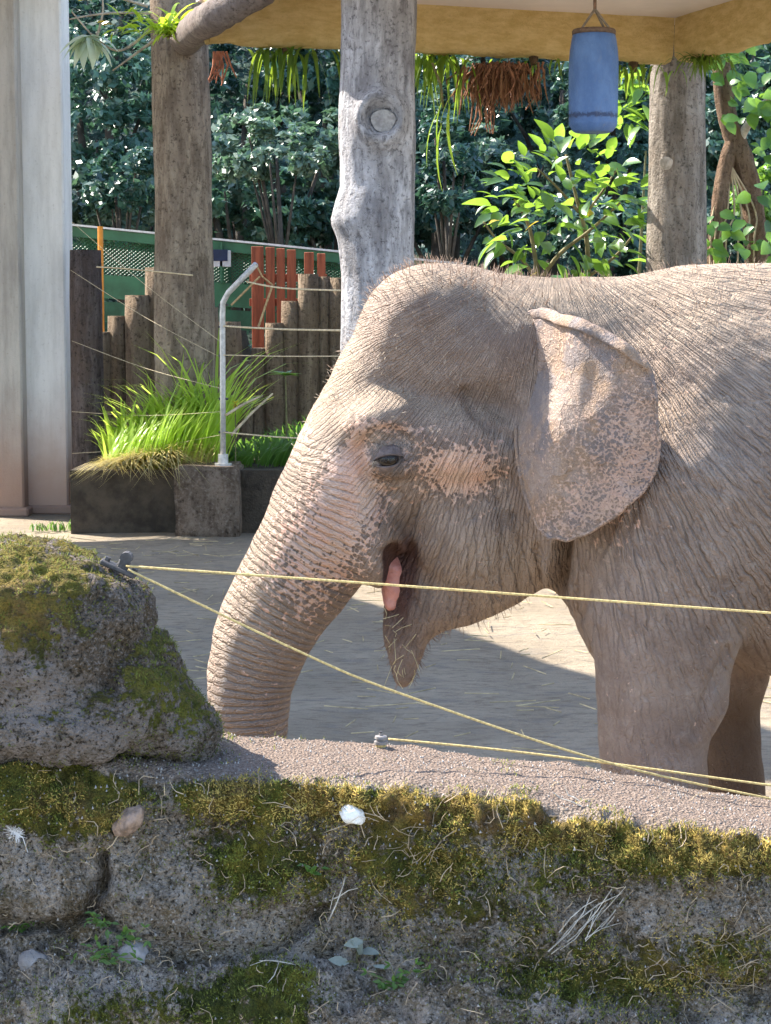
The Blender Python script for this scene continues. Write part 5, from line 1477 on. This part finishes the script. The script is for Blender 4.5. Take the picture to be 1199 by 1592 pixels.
def leaf_cloud(n, lobes, size, seed, asp=.5):
    """leaf quads spread through lobes (centre, radii)"""
    q = np.random.default_rng(seed); C = []; 
    wts = np.array([l[1][0] * l[1][2] for l in lobes]); wts = wts / wts.sum(); which = q.choice(len(lobes), n, p=wts)
    d = q.normal(0, 1, (n, 3)); d /= np.linalg.norm(d, axis=1)[:, None]; rad = q.uniform(.55, 1.04, n) ** .6
    cen = np.array([l[0] for l in lobes])[which]; rr_ = np.array([l[1] for l in lobes])[which]
    # clumps: pull leaves to twig ends
    p = cen + d * rr_ * rad[:, None]
    tw = q.choice(n, n // 14); near_ = p[tw][q.integers(0, len(tw), n)]
    tgt = np.empty_like(p)
    key = (np.floor(p / .55)).astype(int); hsh = (key[:, 0] * 73856093 ^ key[:, 1] * 19349663 ^ key[:, 2] * 83492791) % 100003
    rj = np.random.default_rng(seed + 5).uniform(0, 1, (100003, 3)); tgt = (key + rj[hsh]) * .55
    p = p * .62 + tgt * .38
    nrm = d * .6 + q.normal(0, .55, (n, 3)) + np.array([0, -.1, .55]); nrm /= np.linalg.norm(nrm, axis=1)[:, None]
    t = np.cross(nrm, q.normal(0, 1, (n, 3))); t /= np.linalg.norm(t, axis=1)[:, None] + 1e-9; s = np.cross(nrm, t)
    L = size * q.uniform(.6, 1.3, n)[:, None]; W = L * asp * .5
    V_ = np.stack([p - t * L * .5, p + s * W - nrm * L * .06, p + t * L * .5 - nrm * L * .12, p - s * W - nrm * L * .06], 1).reshape(-1, 3)
    k = (np.arange(n) * 4)[:, None]
    return V_, np.concatenate([k + np.array([0, 1, 2]), k + np.array([0, 2, 3])]).astype(np.int32)
M_FTRUNK = simple('forest_trunk', (.075, .062, .050), .9, .4, 6, .02)
def wood_tree(label, u, v, y, ru, rv, n, size, mat, seed, group='trees on the hillside behind the shelter'):
    c = at(u, v, y); m = mpp(y); zb_ = max(0, hill_z(c.x, y)); e = empty('tree', (c.x, y, zb_)); q = random.Random(seed)
    rx, rz = ru * m, rv * m; lob = []
    for k in range(9):
        a = q.uniform(0, 6.28); b = q.uniform(-.8, .8)
        lob.append(((math.cos(a) * rx * .55, math.sin(a) * rx * .4, c.z - zb_ + b * rz * .6), (rx * q.uniform(.35, .6), rx * q.uniform(.3, .5), rz * q.uniform(.3, .5))))
    V_, F_ = leaf_cloud(n, lob, size, seed); V_[:, 2] = np.maximum(V_[:, 2], .03)
    mesh_obj('crown', V_, F_, mat, e)
    mb = MB(); tp = c.z - zb_
    mb.tube([(0, 0, -.2), (q.gauss(0, .1), 0, tp * .4), (q.gauss(0, .15), 0, tp)], [.13, .10, .05], 8)
    for l in lob[:4]: mb.tube([(0, 0, tp * .45), (l[0][0] * .5, l[0][1] * .5, (tp * .6 + l[0][2]) / 2), l[0]], [.05, .035, .015], 6)
    mb.build('trunk', M_FTRUNK, e, True)
    return tag(e, label, 'tree', group)
WK = {0: 'blue green leafy', 1: 'dark shaded', 2: 'dusty grey green'}
used_l = {}
def wood_label(u, v, k):
    gap = ('beyond the white pillar' if u < 105 else 'between white pillar and brown column' if u < 235 else 'behind the brown column' if u < 335 else 'between brown and pale columns' if u < 527 else
           'behind the pale column' if u < 648 else 'between pale column and root mat' if u < 720 else 'behind the hanging root mat' if u < 830 else 'behind the blue barrel' if u < 990 else 'behind the scarred column' if u < 1105 else 'behind the fig tree' if u < 1250 else 'past the open side of the fig tree')
    hgt = 'tall' if v < 60 else 'middling' if v < 230 else 'low'
    return '%s %s forest tree %s' % (hgt, WK[k], gap)
spec = [(150, 180, 29, 170, 150, 0), (60, 320, 27, 150, 140, 1), (200, 330, 27, 120, 90, 2), (380, 130, 31, 140, 120, 1), (440, 260, 28, 130, 110, 2), (500, 130, 30, 120, 110, 0), (370, 330, 27, 120, 75, 0),
        (520, 350, 28, 100, 70, 1), (700, 180, 30, 120, 110, 0), (690, 330, 28, 130, 110, 1), (860, 140, 31, 150, 120, 1), (960, 190, 30, 110, 110, 0), (780, 280, 29, 120, 100, 2), (900, 360, 27, 150, 90, 1),
        (1130, 120, 30, 130, 130, 0), (1190, 250, 28, 130, 130, 1), (1060, 380, 28, 120, 90, 1), (1290, 170, 30, 150, 170, 0), (-120, 150, 30, 190, 200, 1), (-60, 30, 34, 200, 170, 0), (170, 20, 35, 190, 130, 1), (450, 10, 36, 190, 130, 1), (750, 30, 37, 200, 130, 1), (1050, 20, 36, 200, 140, 1), (1340, 380, 28, 160, 140, 1),
        (300, -150, 38, 260, 150, 0), (800, -160, 40, 280, 150, 0), (1250, -140, 38, 260, 150, 0), (-150, -140, 38, 260, 150, 1)]
for i, (u, v, y, ru, rv, k) in enumerate(spec):
    big_ = v < -50
    wood_tree(wood_label(u, v, k), u, v, y, ru, rv, int(5200 * (.6 if big_ or u < -30 or u > 1250 else 1)), .17 if not big_ else .26, M_FOL[k], 100 + i, {0: 'blue green trees of the wood', 1: 'dark trees of the wood', 2: 'dusty trees of the wood'}[k])
# undergrowth over the slope, too many leaves to count
q = np.random.default_rng(77); n = 26000
ux = q.uniform(-8.5, 8.5, n); uy = 25.6 + q.uniform(0, 1, n) ** 1.4 * 16; uz = hill_z(0, 0) + .62 * np.maximum(0, uy - 27.5) + q.uniform(0, .7, n) + np.where(uy < 28, q.uniform(0, 1.0, n), 0)
p = np.stack([ux, uy, uz], 1); nrm = q.normal(0, .6, (n, 3)) + np.array([0, -.5, .6]); nrm /= np.linalg.norm(nrm, axis=1)[:, None]
t = np.cross(nrm, q.normal(0, 1, (n, 3))); t /= np.linalg.norm(t, axis=1)[:, None]; s = np.cross(nrm, t); L = q.uniform(.10, .24, n)[:, None]
V_ = np.stack([p - t * L * .5, p + s * L * .27, p + t * L * .5 - nrm * L * .12, p - s * L * .27], 1).reshape(-1, 3); k = (np.arange(n) * 4)[:, None]
tag(mesh_obj('undergrowth', V_, np.concatenate([k + np.array([0, 1, 2]), k + np.array([0, 2, 3])]).astype(np.int32), M_FOL[1]), 'dark leafy undergrowth covering the slope under the trees', 'undergrowth', kind='stuff')

# ------------------------------------------------------------------ broad leaved shrub under the barrel
def leafy_shrub(name, label, base_uv, y, twigs, nl, size, mats, seed, z0=0.0, cat='shrub', leaf_kind=None, upk=.35):
    b = at(*base_uv, y); b.z = z0; e = empty(name, b); r = random.Random(seed); mb = MB()
    for (pts, rad) in twigs:
        P_ = [at(u, v, y + dy) - b for u, v, dy in pts]; S_ = [Vector(w) for w in spline([tuple(w) for w in P_], 5)]
        mb.tube(S_, list(np.linspace(rad, rad * .45, len(S_))), 7)
    mb.build('stem', simple(name + '_stem', (.20, .165, .085), .8, .3, 10), e, True)
    return e, b, r
ysh = 20.3
tw = [([(838, 440, 0), (832, 400, 0), (822, 350, 0), (800, 310, -.1)], .03), ([(838, 440, 0), (870, 395, 0), (915, 360, -.1), (965, 315, -.2)], .026), ([(838, 440, 0), (810, 402, -.1), (775, 375, -.2), (752, 345, -.3)], .022),
      ([(915, 430, .1), (912, 370, 0), (897, 310, 0), (880, 240, 0)], .03), ([(905, 340, 0), (935, 300, -.1), (960, 262, -.1)], .018), ([(900, 330, 0), (865, 290, -.1), (835, 262, -.2)], .018), ([(915, 430, .1), (955, 400, -.1), (985, 365, -.2)], .02)]
sh, sb, r = leafy_shrub('broadleaf_shrub', '', (880, 640), ysh, [([(880, 640, 0), (865, 520, 0), (838, 440, 0)], .04), ([(880, 640, 0), (900, 520, 0), (915, 430, .1)], .04)] + tw, 0, 0, None, 5)
tag(sh, 'sunlit shrub with broad glossy leaves growing under the blue barrel', 'shrub')
LM_G = leaf_mesh('glossy_leaf', 1, .52, .16, .30, 5, mat=M_LEAFB)
cand = []
for k in range(215):
    while True:
        u, v = r.uniform(752, 1003), r.uniform(212, 428)
        # dome shaped outline with a thin middle
        if ((u - 885) / 130) ** 2 + ((v - 330) / 118) ** 2 < 1 and not (r.random() < .55 and 800 < u < 930 and v > 345): break
    y = ysh + r.uniform(-.8, .6); p = at(u, v, y) - sb
    d = Vector(((u - 885) / 130 + r.gauss(0, .35), -.35 + r.gauss(0, .5), .25 - (v - 290) / 200 + r.gauss(0, .3)))
    place_leaf(LM_Y if k % 61 == 7 else LM_G, sh, p, d, r.uniform(.13, .30), r.uniform(-.9, .9))
# second leafy climber right of the column, with fig trunk and aerial roots
yfg = 20.6
M_FIG = bark_material('fig_bark', (.16, .10, .065), (.30, .20, .135), (.22, .15, .10), 2, .15)
fb = at(1140, 640, yfg); fb.z = 0; fig = empty('fig_tree', fb); mb = MB()
def tube_uv(mb, pts, r0, r1, org, n=10, wob=.1, seed=1):
    S_ = [Vector(w) for w in spline([tuple(at(u, v, yfg + dy) - org) for u, v, dy in pts], 5)]; mb.tube(S_, list(np.linspace(r0, r1, len(S_))), n, wob=wob, seed=seed)
tube_uv(mb, [(1175, 700, 0), (1178, 480, 0), (1172, 340, 0), (1158, 260, 0), (1142, 215, 0), (1128, 165, 0), (1122, 80, 0), (1135, -40, 0), (1150, -120, 0)], .14, .08, fb, seed=7)
tube_uv(mb, [(1108, 700, -.1), (1110, 440, -.1), (1118, 330, -.1), (1130, 250, -.05), (1142, 215, 0)], .10, .08, fb, seed=2)
mb.build('trunk', M_FIG, fig, True)
mb = MB(); tube_uv(mb, [(1148, 225, 0), (1162, 195, -.1), (1185, 165, -.2), (1230, 120, -.4)], .05, .03, fb); mb.build('branch', simple('pale_branch', (.42, .37, .31), .8, .3, 12), fig, True)
for k in range(7):
    u = 1105 + 11 * k; mb = MB(); tube_uv(mb, [(u + r.gauss(0, 5), 700, -.2), (u + r.gauss(0, 6), 400, -.2), (u + 4, 330, -.15), (1135, 255, -.1)], .010, .012, fb, 5, 0); mb.build('aerial_root', simple('aerial_root%d' % k, (.40, .31, .20), .85, .3, 10), fig)
M_LEAFH = leaf_material('climber_leaf', (.035, .11, .02), (.08, .19, .04), (.24, .44, .05), .40, .30, .7)
LM_H = leaf_mesh('heart_leaf', 1, .72, .1, .2, 4, mat=M_LEAFH)
for k in range(170):
    u, v = r.uniform(1098, 1235), r.choice((r.uniform(60, 420), r.uniform(300, 420), r.uniform(40, 190)))
    if 1100 < u < 1165 and 190 < v < 330: continue
    place_leaf(LM_H, fig, at(u, v, yfg - r.uniform(.15, .7)) - fb, Vector((r.gauss(.2, .7), -.5, r.gauss(-.5, .4))), r.uniform(.10, .22), r.uniform(-.6, .6), Vector((0, -.7, .6)))
tag(fig, 'brown fig tree with twin trunks and aerial roots beside the scarred column', 'tree')
# leaves seen between barrel and column
e = empty('leafy_sapling', (at(985, 640, 21.4).x, 21.4, 0)); so_ = e.location.copy(); mb = MB(); mb.tube([(0, 0, -.05), (.02, 0, 2.0), (.1, 0, 3.9)], [.03, .025, .01], 7); mb.build('stem', M_STEM, e)
for k in range(46): place_leaf(LM_B, e, at(r.uniform(960, 1012), r.uniform(110, 205), 21.4 + r.uniform(-.3, .3)) - so_, Vector((r.gauss(0, .8), -.4, r.gauss(-.1, .5))), r.uniform(.18, .30), r.uniform(-.5, .5))
tag(e, 'thin sapling with broad leaves between barrel and scarred column', 'sapling')
# plant with pale leaves at the top of the white pillar
M_PALEL = leaf_material('pale_variegated_leaf', (.50, .56, .40), (.66, .70, .56), (.6, .7, .4), .35, .35, .6)
LM_P = leaf_mesh('pale_leaf', 1, .42, .12, .6, 4, mat=M_PALEL); LM_F = leaf_mesh('fresh_leaf', 1, .30, .12, .3, 4, mat=M_FERNB)
yv = 19.4; e = empty('climber', at(215, 60, yv)); eo = e.location.copy(); mb = MB()
for pts in ([(240, 40), (190, 78), (150, 60), (112, 18)], [(236, 20), (180, 20), (140, 24), (108, 30)], [(240, 62), (205, 88), (175, 110)], [(230, 10), (170, -10), (150, -30)], [(150, 60), (160, 20), (158, -20)]):
    S_ = [Vector(w) for w in spline([tuple(at(u, v, yv) - eo) for u, v in pts], 5)]; mb.tube(S_, list(np.linspace(.016, .007, len(S_))), 6)
mb.build('stem', simple('climber_stem', (.36, .30, .22), .8, .3, 10), e, True)
for k in range(13):
    a = R(-160 + 145 * k / 12.); place_leaf(LM_P, e, at(140 + r.gauss(0, 3), 58 + r.gauss(0, 3), yv - .05) - eo, Vector((math.cos(a) * .9, -.35, math.sin(a) * .6 + .2)), r.uniform(.22, .34), r.uniform(-.4, .4))
for (u, v) in ((160, 40), (152, 36), (122, 2)): place_leaf(LM_Y, e, at(u, v, yv) - eo, Vector((.7, -.4, .2)), .16)
for k in range(22): place_leaf(LM_F, e, at(r.uniform(175, 240), r.uniform(18, 52), yv - .1) - eo, Vector((r.gauss(-.5, .6), -.4, r.gauss(.1, .4))), r.uniform(.12, .22), r.uniform(-.5, .5))
tag(e, 'climbing plant with pale drooping leaves between white pillar and brown column', 'plant')
# front foliage patch between white pillar and column: nearer glossy bush
for (u, v, ru, rv, k, n) in ((180, 300, 85, 70, 0, 2600), (430, 240, 110, 60, 2, 3200), (1180, 320, 60, 90, 3, 1500), (690, 250, 70, 80, 0, 2200)):
    c = at(u, v, 25.6); m_ = mpp(25.6); e = empty('bush', (c.x, 25.6, 0)); lob = []
    for j in range(6): lob.append(((r.uniform(-.6, .6) * ru * m_, r.uniform(-.3, .3), c.z + r.uniform(-.6, .6) * rv * m_), (ru * m_ * .5, .5, rv * m_ * .5)))
    V_, F_ = leaf_cloud(n, lob, .13, 900 + u); mesh_obj('crown', V_, F_, M_FOL[k], e)
    mb = MB(); mb.tube([(0, 0, -.1), (.1, 0, c.z * .5), (0, 0, c.z)], [.07, .05, .02], 7)
    for l in lob: mb.tube([(.05, 0, c.z * .6), l[0]], [.03, .012], 5)
    mb.build('trunk', M_FTRUNK, e, True)
    tag(e, {180: 'glossy dark bush between the white pillar and the brown column', 430: 'dusty pale bush between the brown and the pale column', 1180: 'fresh green bush behind the fig tree', 690: 'blue green bush right of the pale column'}[u], 'bush')
